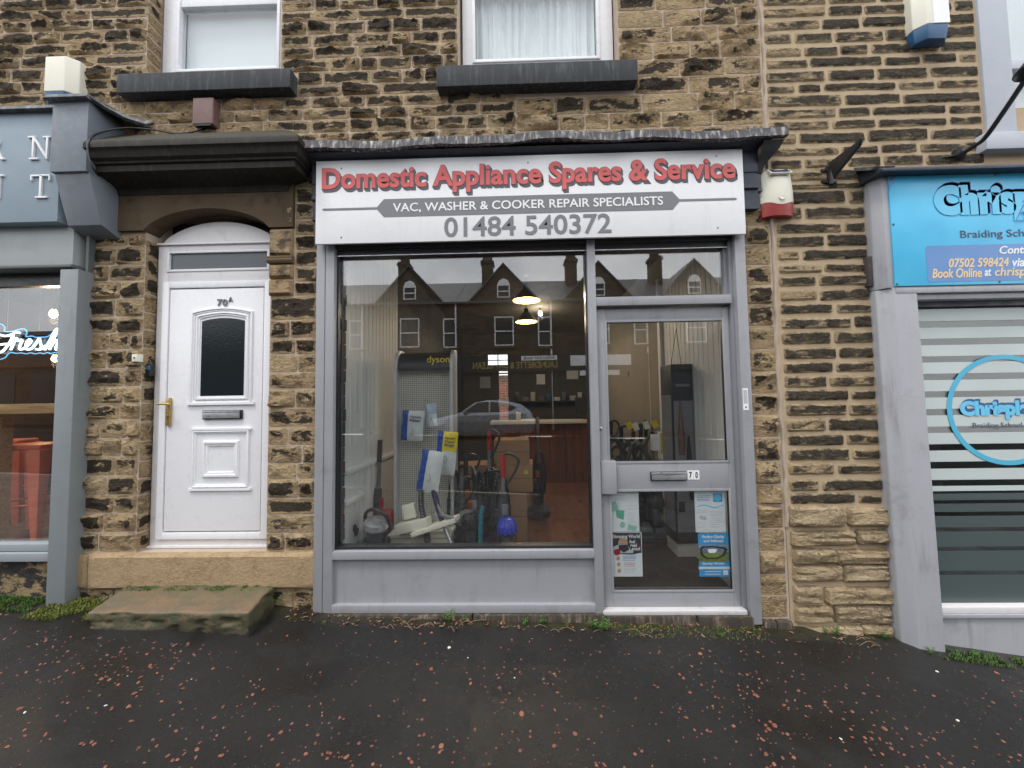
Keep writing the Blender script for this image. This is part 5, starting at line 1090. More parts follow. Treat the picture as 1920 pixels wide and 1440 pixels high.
# hanging packets
M['pblue'] = surf('packet blue', (.02, .08, .36), .25, .1, 8, .05); M['pwhite'] = surf('packet white', (.66, .70, .70), .22, .05, 6, .1, 30); M['pyel'] = surf('packet yellow', (.78, .62, .03), .25, .05, 6, .05); M['plb'] = surf('packet pale blue', (.42, .55, .66), .25, .1, 8, .05)
def packet(label, px0, py0, px1, py1, Y, tilt, left, main, top=None, words=(), hook=True):
    x0, x1, z0, z1 = rect(px0, py0, px1, py1, Y); w, h = x1-x0, z1-z0; cx, cz = (x0+x1)/2, (z0+z1)/2
    t = thing('hanging_packet', label, 'packet', (cx, Y, z1), 'packets hanging on the display stand')
    n, k = 8, 12
    def sheet_(u0, u1, v0, v1, off, name, m):
        b = MB()
        for s, sg in ((0, -1), (1, 1)):
            base = len(b.v)
            for j in range(k+1):
                for i in range(n+1):
                    u = u0+(u1-u0)*i/n; v = v0+(v1-v0)*j/k; th = .026*(1-abs(2*u-1)**3)*(1-abs(2*v-1)**4)+off+.003*math.sin(u*9+v*7)
                    b.v.append((x0+u*w, Y+sg*th, z0+v*h))
            for j in range(k):
                for i in range(n):
                    f = (base+j*(n+1)+i, base+j*(n+1)+i+1, base+(j+1)*(n+1)+i+1, base+(j+1)*(n+1)+i); b.f.append(f if sg < 0 else f[::-1]); b.m.append(0)
            if off > .001: break
        return b.build(name, m, t, smooth=True)
    sheet_(0, 1, 0, 1, .0006, 'bag', main); sheet_(0, .3, 0, 1, .002, 'side_print', left)
    if top: sheet_(.3, 1, .55, 1, .0022, 'top_print', top)
    for i, wd in enumerate(words): text(wd, cx-.02, x1-.02, z1-.07-.035*i, z1-.045-.035*i, Y-.034, M['navyt'], t, bold=.02, ext=.0006)
    b = MB(); b.tube([(cx, Y-.03, cz-.02), (cx+.02, Y-.032, cz-.06), (cx+.01, Y-.03, cz-.1), (cx-.01, Y-.031, cz-.07)], .0025, 5); b.build('drawing_print', M['mid'], t)
    t.rotation_euler = (0, R(tilt), 0); return t
packet('blue and white filter packet hanging highest on the display stand', 755, 770, 796, 826, .70, 4, M['pblue'], M['pwhite'], None, ('Vacuum', 'Filter'))
packet('small clear and pale blue packet behind the filter packet', 796, 757, 818, 800, .74, -3, M['plb'], M['pwhite'], M['plb'])
packet('yellow, blue and white packet hanging at the right edge of the stand', 822, 809, 860, 890, .66, 6, M['pblue'], M['pwhite'], M['pyel'], ('Vacuum', 'Cleaner', 'Bags'))
packet('white packet with blue left edge hanging lowest on the stand', 793, 845, 834, 924, .56, 10, M['pblue'], M['pwhite'], None, ())
# ---------------------------------------------------------------- vacuum cleaners
M['teal'] = surf('teal plastic', (.02, .14, .19), .3, .1, 8, .02); M['purple'] = surf('purple plastic', (.045, .03, .10), .25, .1, 8, .02); M['cblue'] = surf('bright blue plastic', (.03, .05, .42), .25, .15, 8, .03); M['orange'] = surf('orange plastic', (.55, .18, .02), .35, .1, 8, .02)
M['clear'] = glass('clear bin plastic', .06, (.72, .76, .80))
def upright(label, loc, rz, tilt, handle, accent, bin_m, H=1.08, group=None, loop=True, hose=True):
    t = thing('upright_vacuum', label, 'vacuum cleaner', loc, group); x, y, z = loc
    b = MB(); b.box(x-.16, x+.16, y-.19, y+.05, z+.0, z+.085); b.build('floor_head', M['dark'], t, bev=.025, seg=3)
    b = MB(); b.tube([(x-.13, y+.02, z+.09), (x+.13, y+.02, z+.09)], .08, 16); b.build('wheel', M['mid'], t, smooth=True)
    b = MB(); b.tube([(x, y+.05, z+.08), (x, y+.06, z+.35), (x, y+.055, z+.62), (x, y+.04, z+.72)], [.055, .062, .05, .035], 12); b.build('spine', M['dark'], t, smooth=True)
    c = MB().lathe([(.07, 0), (.082, .02), (.082, .20), (.078, .22)], (x, y-.05, z+.16), (0, 0, 1), 20).build('dust_bin', M['clear'], t, smooth=True); MB().lathe([(.045, .01), (.05, .19)], (x, y-.05, z+.165), (0, 0, 1), 14).build('bin_core', M['mid'], c, smooth=True)
    b = MB(); prof = [(.085, 0), (.09, .02), (.084, .07), (.06, .11), (.02, .125)]; b.lathe(prof, (x, y-.05, z+.38), (0, 0, 1), 24)
    for k in range(12):
        a = 2*math.pi*k/12; b.tube([(x+.083*math.cos(a), y-.05+.083*math.sin(a), z+.38), (x+.078*math.cos(a), y-.05+.078*math.sin(a), z+.45), (x+.05*math.cos(a), y-.05+.05*math.sin(a), z+.5)], .014, 6)
    b.build('cyclone', bin_m, t, smooth=True)
    b = MB(); b.tube([(x, y+.04, z+.70), (x, y+.03, z+.86), (x, y+.025, z+H-.12)], [.022, .02, .021], 10); b.build('wand', M['mid'], t, smooth=True)
    b = MB(); b.tube([(x, y+.03, z+H-.22), (x, y+.022, z+H-.08), (x, y+.02, z+H)], [.024, .026, .024], 10); b.build('grip', handle, t, smooth=True)
    if loop:
        b = MB(); b.tube(smooth([(x, y+.02, z+H-.01), (x+.05, y-.02, z+H), (x+.12, y-.04, z+H-.04), (x+.13, y-.04, z+H-.10), (x+.06, y-.0, z+H-.24), (x+.01, y+.03, z+H-.30)]), .013, 8); b.build('handle_loop', M['dark'], t, smooth=True)
    if hose:
        b = MB(); pp = smooth([(x-.05, y+.09, z+.15), (x-.10, y+.10, z+.45), (x-.06, y+.10, z+.8), (x+.02, y+.10, z+.85), (x+.07, y+.10, z+.6), (x+.06, y+.09, z+.3)], 12); b.tube(pp, [.021 if i % 2 else .016 for i in range(len(pp))], 8); b.build('hose', M['black'], t)
    b = MB(); b.box(x-.03, x+.03, y-.005, y+.012, z+.52, z+.62); b.build('badge', accent, t, bev=.006)
    t.rotation_euler = (R(tilt), 0, R(rz)); return t
def at_floor(px, Y): return (P(px, 900, Y)[0], Y, IZ0)
upright('upright vacuum with red grip, dark loop handle and bright blue cyclone', at_floor(948, .52), 20, -3, M['redpl'], M['mid'], M['cblue'], 1.08)
upright('upright vacuum with red handle cap leaning beside the carton stack', at_floor(912, .95), -15, -4, M['redpl'], M['redpl'], M['dark'], 1.28)
upright('black upright vacuum with orange band behind the display stand', at_floor(878, 1.15), 35, -2, M['dark'], M['orange'], M['orange'], 1.0)
upright('grey upright vacuum in the cluster behind the display stand', at_floor(865, .80), 60, 2, M['mid'], M['mid'], M['mid'], .82)
upright('slim black upright vacuum between the orange-banded and red-capped vacuums', at_floor(893, .72), -50, 3, M['black'], M['silver'], M['black'], .95)
upright('dark upright vacuum with blue badge tight against the teal tube', at_floor(928, .78), 70, -2, M['black'], M['pblue'], M['dark'], .88)
upright('black and red upright vacuum squeezed between boarding and display stand', at_floor(716, .82), 80, 0, M['dark'], M['redpl'], M['redpl'], 1.2, loop=False)
upright('dark upright vacuum standing behind the carton stack', at_floor(1008, 2.3), -30, 0, M['silver'], M['orange'], M['dark'], 1.35, loop=False)
for i, (px, Y, rz, hh) in enumerate(((1168, 1.7, 20, 1.25), (1188, 1.45, -25, 1.2), (1206, 1.62, 40, 1.28), (1225, 1.4, -10, 1.2), (1150, 2.0, 60, 1.3), (1214, 2.1, 10, 1.3))):
    x = P(px, 850, Y)[0]; upright(('black upright vacuum with yellow badge in the row behind the shop door', 'dark upright vacuum with looped hose in the row behind the shop door', 'charcoal upright vacuum with white badge behind the shop door', 'black vacuum with red badge nearest the boarding behind the shop door', 'dark vacuum with blue badge at the counter end behind the shop door', 'dark vacuum with purple cyclone furthest back behind the shop door')[i], (x, Y, IZ0), rz, 0, M['black'], (M['pyel'], M['dark'], M['white'], M['redpl'], M['pblue'], M['purple'])[i], (M['black'], M['dark'], M['black'], M['dark'], M['black'], M['purple'])[i], hh, loop=(i % 2 == 0))
M['tagw'] = surf('paper tag', (.7, .69, .6), .8, .05, 5, 0)
for i, (px, py, Y, m, lab) in enumerate(((1192, 800, 1.35, 'tagw', 'white price tag tied on the black vacuum hoses'), (1212, 797, 1.3, 'tagw', 'folded white tag on the vacuum next to the boarding'), (1228, 795, 1.25, 'pyel', 'yellow tag hanging in the vacuum row'), (1180, 798, 1.5, 'pyel', 'yellow price tag among the vacuum hoses'))):
    x, z = P(px, py, Y); o = MB().obox((x, Y, z), (.03, 0, .012), (0, .0012, 0), (-.015, .003, .04)).build('price_tag', M[m]); tag(o, lab, 'tag')
# looped hoses crowding the rack behind the shop door
RK = thing('hose_rack', 'low dark rack carrying looped vacuum hoses behind the shop door', 'rack', (1.1, 1.5, IZ0)); MB().box(.82, 1.50, 1.30, 1.75, .62, .66).build('shelf', M['black'], RK)
for a_ in (.84, 1.45):
    for c_ in (1.33, 1.70): MB().box(a_, a_+.03, c_, c_+.03, IZ0, .63).build('leg', M['black'], RK)
hl = ['thick black hose loop leaning on the post side of the rack', 'black hose loop with grey cuff in the middle of the rack', 'narrow black hose loop crossing the others on the rack', 'charcoal hose loop nearest the boarding on the rack', 'tall black hose arch over the back of the rack', 'small black hose arch on the front edge of the rack', 'grey-cuffed hose arch behind the price tags']
for i, lab in enumerate(hl):
    r = random.Random(200+i); x = .90+.085*i; Y = 1.36+.05*((i*3) % 5); hh = r.uniform(.40, .56); w = r.uniform(.07, .12)
    pp = smooth([(x-w, Y, .66), (x-w*1.1, Y+.02, .66+hh*.6), (x-w*.3, Y+.03, .66+hh), (x+w*.7, Y+.01, .66+hh*.8), (x+w, Y-.02, .66+hh*.35), (x+w*.8, Y, .665)], 9); t = thing('looped_hose', lab, 'hose', (x, Y, .66))
    MB().tube(pp, [.026 if k % 2 else .021 for k in range(len(pp))], 8).build('hose', M[('black', 'dark', 'black', 'dark')[i % 4]], t, smooth=True); MB().tube(pp[18:23], .031, 10).build('cuff', M['mid' if i % 2 else 'black'], t, smooth=True)
# cylinder vacuum, hoses, wands in the window
t = thing('cylinder_vacuum', 'grey cylinder vacuum with clear bin and black carry handle in the window', 'vacuum cleaner', at_floor(705, .42)); x, y, z = t.location
b = MB(); b.tube([(x-.10, y, z+.2), (x+.10, y, z+.2)], .17, 22); b.build('body', M['dark'], t, smooth=True)
b = MB(); b.lathe([(.09, 0), (.10, .02), (.10, .28), (.09, .3)], (x+.02, y-.10, z+.22), (.15, -.25, 1), 22); b.build('dust_bin', M['clear'], t, smooth=True); b = MB(); b.lathe([(.06, 0), (.065, .26)], (x+.02, y-.10, z+.23), (.15, -.25, 1), 16); b.build('bin_core', M['mid'], t, smooth=True)
b = MB(); b.lathe([(.10, 0), (.108, .02), (.095, .06), (.05, .075)], (x+.065, y-.175, z+.51), (.15, -.25, 1), 22); b.build('bin_lid', M['silver'], t, smooth=True)
b = MB(); b.tube(smooth([(x-.10, y+.02, z+.42), (x-.06, y-.08, z+.60), (x+.05, y-.17, z+.66), (x+.16, y-.18, z+.60), (x+.17, y-.12, z+.48)]), .016, 8); b.build('carry_handle', M['black'], t, smooth=True); b = MB(); b.tube([(x-.16, y, z+.17), (x-.10, y, z+.17)], .17, 20); b.build('wheel', M['mid'], t, smooth=True)
o = MB().tube([(P(645, 995, .35)[0]+.09*math.cos(a*.55), .34+.02*a/8, .50+.085*math.sin(a*.55)) for a in range(24)], .022, 8).build('coiled_hose', M['black'], smooth=True); tag(o, 'coiled black vacuum hose by the left boarding', 'hose'); 
b = MB(); pp = smooth([c3(789, 918, .52), c3(790, 950, .50), c3(797, 985, .47), c3(801, 1005, .46), c3(802, 1040, .45)], 14); pp = pp+[Vector((pp[-1].x, .45, IZ0+.01))]
b.tube(pp, [.030 if i % 2 else .024 for i in range(len(pp))], 10); tag(b.build('ribbed_hose', M['dark'], smooth=True), 'ribbed black hose standing upright before the display stand', 'hose')
WD = thing('vacuum_wand', 'purple and silver vacuum wand leaning before the display stand', 'wand', c3(850, 1030, .38))
MB().tube([c3(812, 912, .58), c3(818, 940, .56), c3(830, 982, .50)], [.033, .027, .022], 12).build('grip', M['purple'], WD, smooth=True); e_ = Vector(c3(830, 980, .50)); f_ = Vector(c3(848, 1024, .44)); MB().tube([e_, f_, e_+(f_-e_)*2.55], [.017, .017, .017], 12).build('tube', M['silver'], WD, smooth=True)
MB().tube([c3(820, 945, .54), c3(828, 965, .50), c3(848, 972, .46), c3(858, 980, .44)], [.012, .022, .02, .02], 10).build('trigger_nozzle', M['mid'], WD, smooth=True)
a = c3(906, 948, .46); tag(MB().tube([a, (a[0]-.02, .44, .6), (a[0]-.03, .43, IZ0+.005)], .022, 12).build('vacuum_wand', M['teal'], smooth=True), 'plain teal tube standing beside the red-grip vacuum', 'wand')
b = MB(); q0 = c3(768, 958, .50); b.obox(q0, (.055, .0, .012), (0, .03, 0), (-.012, 0, .06)); tag(b.build('foam_block', M['cream'], bev=.004), 'upright cream packing block on the stand base', 'block')
b = MB(); q0 = c3(775, 985, .46); b.obox(q0, (.15, -.02, .035), (.01, .05, 0), (-.004, 0, .042)); tag(b.build('foam_block', M['cream'], bev=.004), 'long cream packing block lying across the stand base', 'block')
b = MB(); q0 = c3(818, 985, .47); b.obox(q0, (.19, .03, .055), (.01, .08, 0), (-.006, 0, .018)); tag(b.build('foam_block', M['cream'], bev=.004), 'flat cream board tilted on the stand base', 'board')
q = rect(807, 930, 829, 963, .62); tag(MB().lathe([(.042, 0), (.045, .003), (.045, .14), (.04, .145)], ((q[0]+q[1])/2, .66, .415), (0, 0, 1), 20).build('tin', M['iwall'], smooth=True), 'white ribbed filter tin on the stand base', 'tin')
# cartons
def card():
    m, t, b, L = _mat('corrugated card'); p = wp(t); L(mixc(t, noise(t, p, 7, 5), (.34, .20, .10), (.44, .27, .145)), b.inputs['Base Color']); b.inputs['Roughness'].default_value = .85; bump(t, b, noise(t, p, 60, 3), .1, .004); return m
M['card'] = card(); M['tape'] = surf('parcel tape', (.40, .24, .10), .3, .05, 5, 0); M['note'] = surf('yellow note', (.70, .62, .12), .7, .05, 5, 0)
def carton(label, bx, rz=0):
    t = thing('cardboard_box', label, 'box', ((bx[0]+bx[1])/2, (bx[2]+bx[3])/2, bx[4]), 'cartons stacked behind the window')
    MB().box(*bx).build('box_body', M['card'], t, bev=.006); xm = (bx[0]+bx[1])/2
    b = MB(); b.box(bx[0]+.004, bx[1]-.004, bx[2]-.003, bx[2], (bx[4]+bx[5])/2-.002, (bx[4]+bx[5])/2+.002); b.build('flap_joint', M['oldwood'], t); MB().box(xm-.025, xm+.025, bx[2]-.003, bx[2]+.001, bx[5]-.09, bx[5]-.003).build('tape', M['tape'], t)
    t.rotation_euler.z = R(rz); return t
q = rect(936, 917, 1000, 1012, 1.35); cx0, cx1 = P(938, 960, 1.35)[0], P(987, 960, 1.35)[0]
carton('tall plain brown carton at the bottom of the carton stack', (cx0-.02, cx1, 1.35, 1.75, IZ0, .60), 3); q = rect(930, 862, 1000, 917, 1.33)
c2 = carton('brown carton with yellow note on top of the tall carton', (q[0], q[1], 1.33, 1.80, .60, .90), -2); MB().box(q[1]-.10, q[1]-.05, 1.325, 1.331, .80, .84).build('sticky_note', M['note'], c2); b = MB(); b.box(q[0]+.03, q[0]+.055, 1.3255, 1.3305, .80, .85); b.box(q[0]+.09, q[0]+.115, 1.3255, 1.3305, .80, .85); b.build('handling_mark', M['oldwood'], c2)
q = rect(926, 825, 992, 862, 1.45); carton('brown carton with closed top at the top of the stack', (q[0], q[1], 1.42, 1.85, .90, q[3]), 1)
q = rect(858, 855, 900, 890, 1.6); carton('open brown carton low behind the vacuum cluster', (q[0], q[1]+.1, 1.6, 2.0, IZ0, .86), 12)
# big black product box by the right boarding
BX = thing('product_box', 'tall black and grey vacuum box leaning on the right boarding', 'box', (1.62, 1.0, IZ0)); M['pgrey'] = surf('grey box print', (.21, .21, .23), .4, .05, 4, 0)
b = MB(); b.box(1.52, 1.735, .85, 1.15, IZ0+.14, 1.97); b.build('box_body', M['black'], BX, bev=.006)
b = MB(); b.box(1.5165, 1.5195, .87, 1.13, .3, 1.66); b.build('side_print', M['pgrey'], BX); b = MB(); b.tube([(1.60, .845, 1.62), (1.60, .845, 1.42), (1.60, .845, 1.24), (1.60, .845, 1.06)], [.006, .02, .035, .03], 8); b.build('picture_print', M['maroon'], BX); b = MB(); b.tube([(1.67, .845, 1.25), (1.67, .845, .95), (1.68, .845, .62)], [.01, .03, .02], 8); b.build('picture_print', M['black'], BX)
b = MB(); b.box(1.535, 1.725, .8465, .8495, .3, 1.60); b.build('front_print', M['pgrey'], BX); MB().box(1.56, 1.70, .845, .848, 1.74, 1.77).build('title_print', M['pgrey'], BX); MB().box(1.55, 1.61, .8435, .847, .5, .6).build('circle_print', M['black'], BX)
b = MB(); b.tube([(1.53, .87, 1.96), (1.63, .95, 2.35), (1.73, 1.1, 1.96)], .003, 5); b.build('hanging_string', M['oldwood'], BX); MB().box(1.53, 1.73, .86, 1.14, IZ0, IZ0+.141).build('stand_off', M['iwall'], BX)
# goods hanging on the right wall further back
for i, (px, py0, py1, Y, m1, m2, lab) in enumerate(((1187, 675, 725, 3.2, 'black', 'dark', 'black hose set hanging high behind the shop door'), (1229, 660, 717, 2.4, 'pyel', 'pwhite', 'yellow and white bag packet hanging behind the shop door'), (1205, 722, 775, 2.8, 'cream', 'oldwood', 'thin cream brush heads hanging in pairs'), (1238, 720, 745, 2.5, 'black', 'black', 'small black belt loop on a wall hook'), (1247, 650, 710, 2.2, 'navyt', 'mid', 'narrow blue packet hanging by the corner post'))):
    xa, z1 = P(px, py0, Y); z0 = P(px, py1, Y)[1]; t = thing('hanging_spare', lab, 'spare part', (xa, Y, z0)); w = .07
    b = MB(); b.tube([(xa-w*.3, Y, z1), (xa-w*.8, Y+.01, (z0+z1)/2), (xa-w*.5, Y, z0+.02)], [.018, .03, .022], 8); b.build('piece', M[m1], t, smooth=True); b = MB(); b.tube([(xa+w*.3, Y, z1-.02), (xa+w*.6, Y-.01, (z0+z1)/2), (xa+w*.3, Y, z0)], [.018, .032, .025], 8); b.build('piece', M[m2], t, smooth=True)
    MB().tube([(xa, Y, z1), (xa, Y, z1+.04), (IX1+.01, Y, z1+.05)], .005, 5).build('peg', M['silver'], t)
for i, (px0, py0, px1, py1, Y, m, lab) in enumerate(((1247, 796, 1262, 845, 1.2, 'cblue2', 'blue and white filter carton beside the corner post'), (1238, 810, 1250, 862, 1.15, 'pyel', 'yellow and white bag box in front of the corner post'), (1224, 815, 1239, 845, 1.2, 'white', 'white and black bag box behind the shop door'))):
    q = rect(px0, py0, px1, py1, Y); t = thing('bag_box', lab, 'box', ((q[0]+q[1])/2, Y, q[2])); MB().box(q[0], q[1], Y, Y+.08, q[2], q[3]).build('box_body', M['white'], t, bev=.003); MB().box(q[0]+.003, q[1]-.003, Y-.002, Y+.001, q[2]+(q[3]-q[2])*.2, q[3]-.01).build('front_print', M[m], t)
    MB().tube([((q[0]+q[1])/2, Y+.04, q[3]-.005), ((q[0]+q[1])/2, Y+.05, q[3]+.03), (IX1+.01, Y+.06, q[3]+.04)], .004, 5).build('peg', M['silver'], t)
# ---------------------------------------------------------------- posters on the shop door (inside the lower pane)
YP = .056
def flat(t, name, px0, py0, px1, py1, lvl, m):
    q = rect(px0, py0, px1, py1, YP); return MB().box(q[0], q[1], YP-.0006*lvl-.0006, YP-.0006*lvl+.0005, q[2], q[3]).build(name, m, t)
def poly(t, name, pts, lvl, m): return MB().prism([P(x, y, YP) for x, y in pts], YP-.0006*lvl-.0006, YP-.0006*lvl+.0005).build(name, m, t)
def ell(cx, cy, rx, ry, n=20, a0=0): return [(cx+rx*math.cos(2*math.pi*i/n), cy+ry*math.sin(2*math.pi*i/n)) for i in range(n)]
def words(t, s, px0, py0, px1, py1, lvl, m, bold=.02): q = rect(px0, py0, px1, py1, YP); return text(s, q[0], q[1], q[2], q[3], YP-.0006*lvl-.0004, m, t, bold=bold, ext=.0004, res=2)
def lines(t, px0, px1, ys, lvl, m, h=.9):
    b = MB()
    for i, y in enumerate(ys):
        q = rect(px0, y, px1-(i*37 % 9), y+h, YP); b.box(q[0], q[1], YP-.0006*lvl-.0006, YP-.0006*lvl+.0003, q[2], q[3])
    return b.build('text_lines', m, t)
M['mint'] = surf('mint print', (.30, .55, .48), .5, .1, 6, 0); M['green'] = surf('green print', (.10, .42, .28), .5, .2, 20, 0); M['skyb'] = surf('sky blue print', (.02, .36, .74), .5, .05, 4, 0); M['paper'] = surf('poster paper', (.74, .77, .79), .5, .02, 4, 0); M['lgrey'] = surf('pale grey print', (.50, .53, .57), .6, .05, 4, 0); M['pnavy'] = surf('navy print', (.012, .016, .035), .5, .1, 4, 0); M['skin'] = surf('warm print', (.50, .28, .18), .5, .15, 30, 0); M['hair'] = surf('pale hair print', (.42, .33, .26), .5, .3, 60, 0); M['scene'] = surf('flower field print', (.16, .22, .03), .5, .9, 60, 0); M['mount'] = surf('mountain print', (.25, .35, .45), .5, .5, 30, 0)
t = thing('poster', 'white poster with mint green pictures inside the shop door', 'poster', c3(1170, 998, YP)); flat(t, 'sheet', 1143, 921, 1198, 997, 0, M['paper'])
poly(t, 'picture', [(1143, 944), (1154, 939), (1160, 955), (1144, 962)], 1, M['mint']); poly(t, 'picture', [(1154, 956), (1171, 957), (1169, 975), (1156, 970)], 1, M['green']); poly(t, 'picture', [(1178, 983), (1195, 987), (1192, 996), (1176, 994)], 1, M['mint']); poly(t, 'picture', ell(1167, 984, 5, 6), 1, M['mint']); lines(t, 1176, 1194, [948, 954, 962, 966, 970, 974, 978], 1, M['lgrey']); lines(t, 1152, 1174, [928, 932, 936], 1, M['lgrey'])
t = thing('poster', 'slimming club poster with smiling person on navy inside the shop door', 'poster', c3(1176, 1080, YP)); flat(t, 'sheet', 1146, 998, 1204, 1081, 0, M['paper']); poly(t, 'navy_print', [(1145, 999), (1201, 999), (1203, 1036), (1185, 1040), (1165, 1039), (1147, 1035)], 1, M['pnavy'])
words(t, 'Slimming World', 1148, 1002, 1199.5, 1011, 3, M['white']); words(t, 'feel', 1180, 1012, 1190.5, 1018.5, 3, M['white']); words(t, 'real', 1182, 1019, 1194, 1025, 3, M['white'], .03); words(t, 'good', 1184, 1025, 1200, 1034, 3, M['white'])
poly(t, 'picture_hair', ell(1168, 1018, 9, 10), 2, M['hair']); poly(t, 'picture_body', [(1147, 1037), (1150, 1025), (1160, 1021), (1176, 1022), (1188, 1037)], 2, M['lgrey']); poly(t, 'picture_scarf', [(1160, 1022), (1176, 1021), (1180, 1030), (1170, 1036), (1160, 1030)], 3, M['pnavy']); poly(t, 'picture_face', ell(1168, 1015, 5.5, 6.5), 3, M['skin']); poly(t, 'badge_print', ell(1157, 1035, 6.3, 6), 4, M['redpl']); poly(t, 'picture_face', ell(1159, 1047, 3.2, 4), 2, M['skin']); poly(t, 'picture_face', ell(1160, 1058, 3.2, 4), 2, M['skin']); poly(t, 'picture_face', ell(1161, 1070, 3.4, 4), 2, M['skin'])
lines(t, 1168, 1194, [1042, 1044.5, 1047, 1050], 1, M['peri']); lines(t, 1170, 1192, [1055, 1058, 1061], 1, M['redpl'], .7); lines(t, 1170, 1193, [1065, 1067.5, 1070, 1073], 1, M['lgrey'])
t = thing('poster', 'white letter with blue square and wavy line inside the shop door', 'poster', c3(1330, 998, YP)); flat(t, 'sheet', 1303, 921, 1360, 998, 0, M['paper']); flat(t, 'blue_square', 1337, 925, 1354, 941, 1, M['skyb']); poly(t, 'circle_print', ell(1345.5, 933, 6.8, 6.6), 2, M['cyanl']); 
w_ = [(1307+i*2.6, 948+2.2*math.sin(i*.42+2.6)) for i in range(20)]; poly(t, 'wave_print', w_+[(x, y+2.2) for x, y in w_[::-1]], 1, M['cyanl']); lines(t, 1307, 1332, [929, 932, 936, 938.5], 1, M['peri'], .8); lines(t, 1307, 1326, [956, 960, 980, 988], 1, M['lgrey']); lines(t, 1332, 1356, [958, 961, 964, 967, 971, 975, 979, 983, 988], 1, M['lgrey']); poly(t, 'picture', [(1311, 966), (1325, 969), (1324, 976), (1312, 973)], 1, M['lgrey'])
t = thing('poster', 'blue poster with spectacles over a flower field inside the shop door', 'poster', c3(1338, 1081, YP)); flat(t, 'sheet', 1310, 1000, 1368, 1081, 0, M['skyb']); flat(t, 'field_print', 1310, 1021, 1366, 1053, 1, M['scene']); flat(t, 'hill_print', 1310, 1021, 1366, 1035, 2, M['mount']); poly(t, 'spectacle_rim', [(1311, 1030), (1316, 1024), (1335, 1023), (1360, 1026), (1364, 1030), (1358, 1042), (1345, 1048), (1325, 1048), (1315, 1042)], 3, M['black']); poly(t, 'lens_view', [(1316, 1031), (1319, 1027), (1336, 1026), (1356, 1029), (1358, 1032), (1353, 1040), (1344, 1045), (1326, 1045), (1319, 1040)], 4, M['mount']); poly(t, 'lens_field', [(1318, 1038), (1336, 1036), (1355, 1038), (1344, 1044.5), (1326, 1044.5)], 5, M['scene']); poly(t, 'lens_peak', [(1326, 1030), (1336, 1029), (1345, 1030), (1340, 1037), (1330, 1037)], 5, M['paper'])
words(t, 'Finding Clarity', 1316, 1003.5, 1358, 1010.5, 2, M['white'], .04); words(t, 'and Stillness', 1319, 1011.5, 1356, 1016.5, 2, M['white'], .04); words(t, 'Saturday 15th June', 1317, 1054.5, 1358, 1059.5, 2, M['white'], .04); flat(t, 'white_band', 1310, 1062.5, 1368, 1067, 1, M['paper']); lines(t, 1322, 1352, [1071, 1076], 2, M['white'], 1.2); flat(t, 'pale_square', 1356, 1069, 1365, 1078, 2, M['paper'])

# ================================================================ the far side of the street (seen mirrored in the glass)
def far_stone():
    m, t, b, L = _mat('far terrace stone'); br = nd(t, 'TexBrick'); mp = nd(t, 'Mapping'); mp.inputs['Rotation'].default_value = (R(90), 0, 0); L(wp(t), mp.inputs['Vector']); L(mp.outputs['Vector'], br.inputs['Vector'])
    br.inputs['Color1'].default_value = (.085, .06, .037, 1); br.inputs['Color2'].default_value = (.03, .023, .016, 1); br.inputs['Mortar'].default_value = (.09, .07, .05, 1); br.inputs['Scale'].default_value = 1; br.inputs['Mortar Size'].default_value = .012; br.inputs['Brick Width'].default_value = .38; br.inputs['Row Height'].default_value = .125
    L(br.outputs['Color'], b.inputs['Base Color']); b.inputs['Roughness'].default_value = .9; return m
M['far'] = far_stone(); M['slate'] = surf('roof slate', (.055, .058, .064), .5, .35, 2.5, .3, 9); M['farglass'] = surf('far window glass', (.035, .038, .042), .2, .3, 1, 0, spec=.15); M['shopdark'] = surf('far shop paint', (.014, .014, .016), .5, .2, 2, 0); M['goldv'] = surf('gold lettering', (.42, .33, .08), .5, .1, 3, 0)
FY = -16.5
names = ['stone house opposite with laundrette at street level', 'stone gabled house opposite the salon end of the row', 'stone gabled house opposite the left shop', 'stone gabled house at the far left of the opposite row', 'stone gabled house at the far right of the opposite row', 'stone gabled house second from the right end of the opposite row']
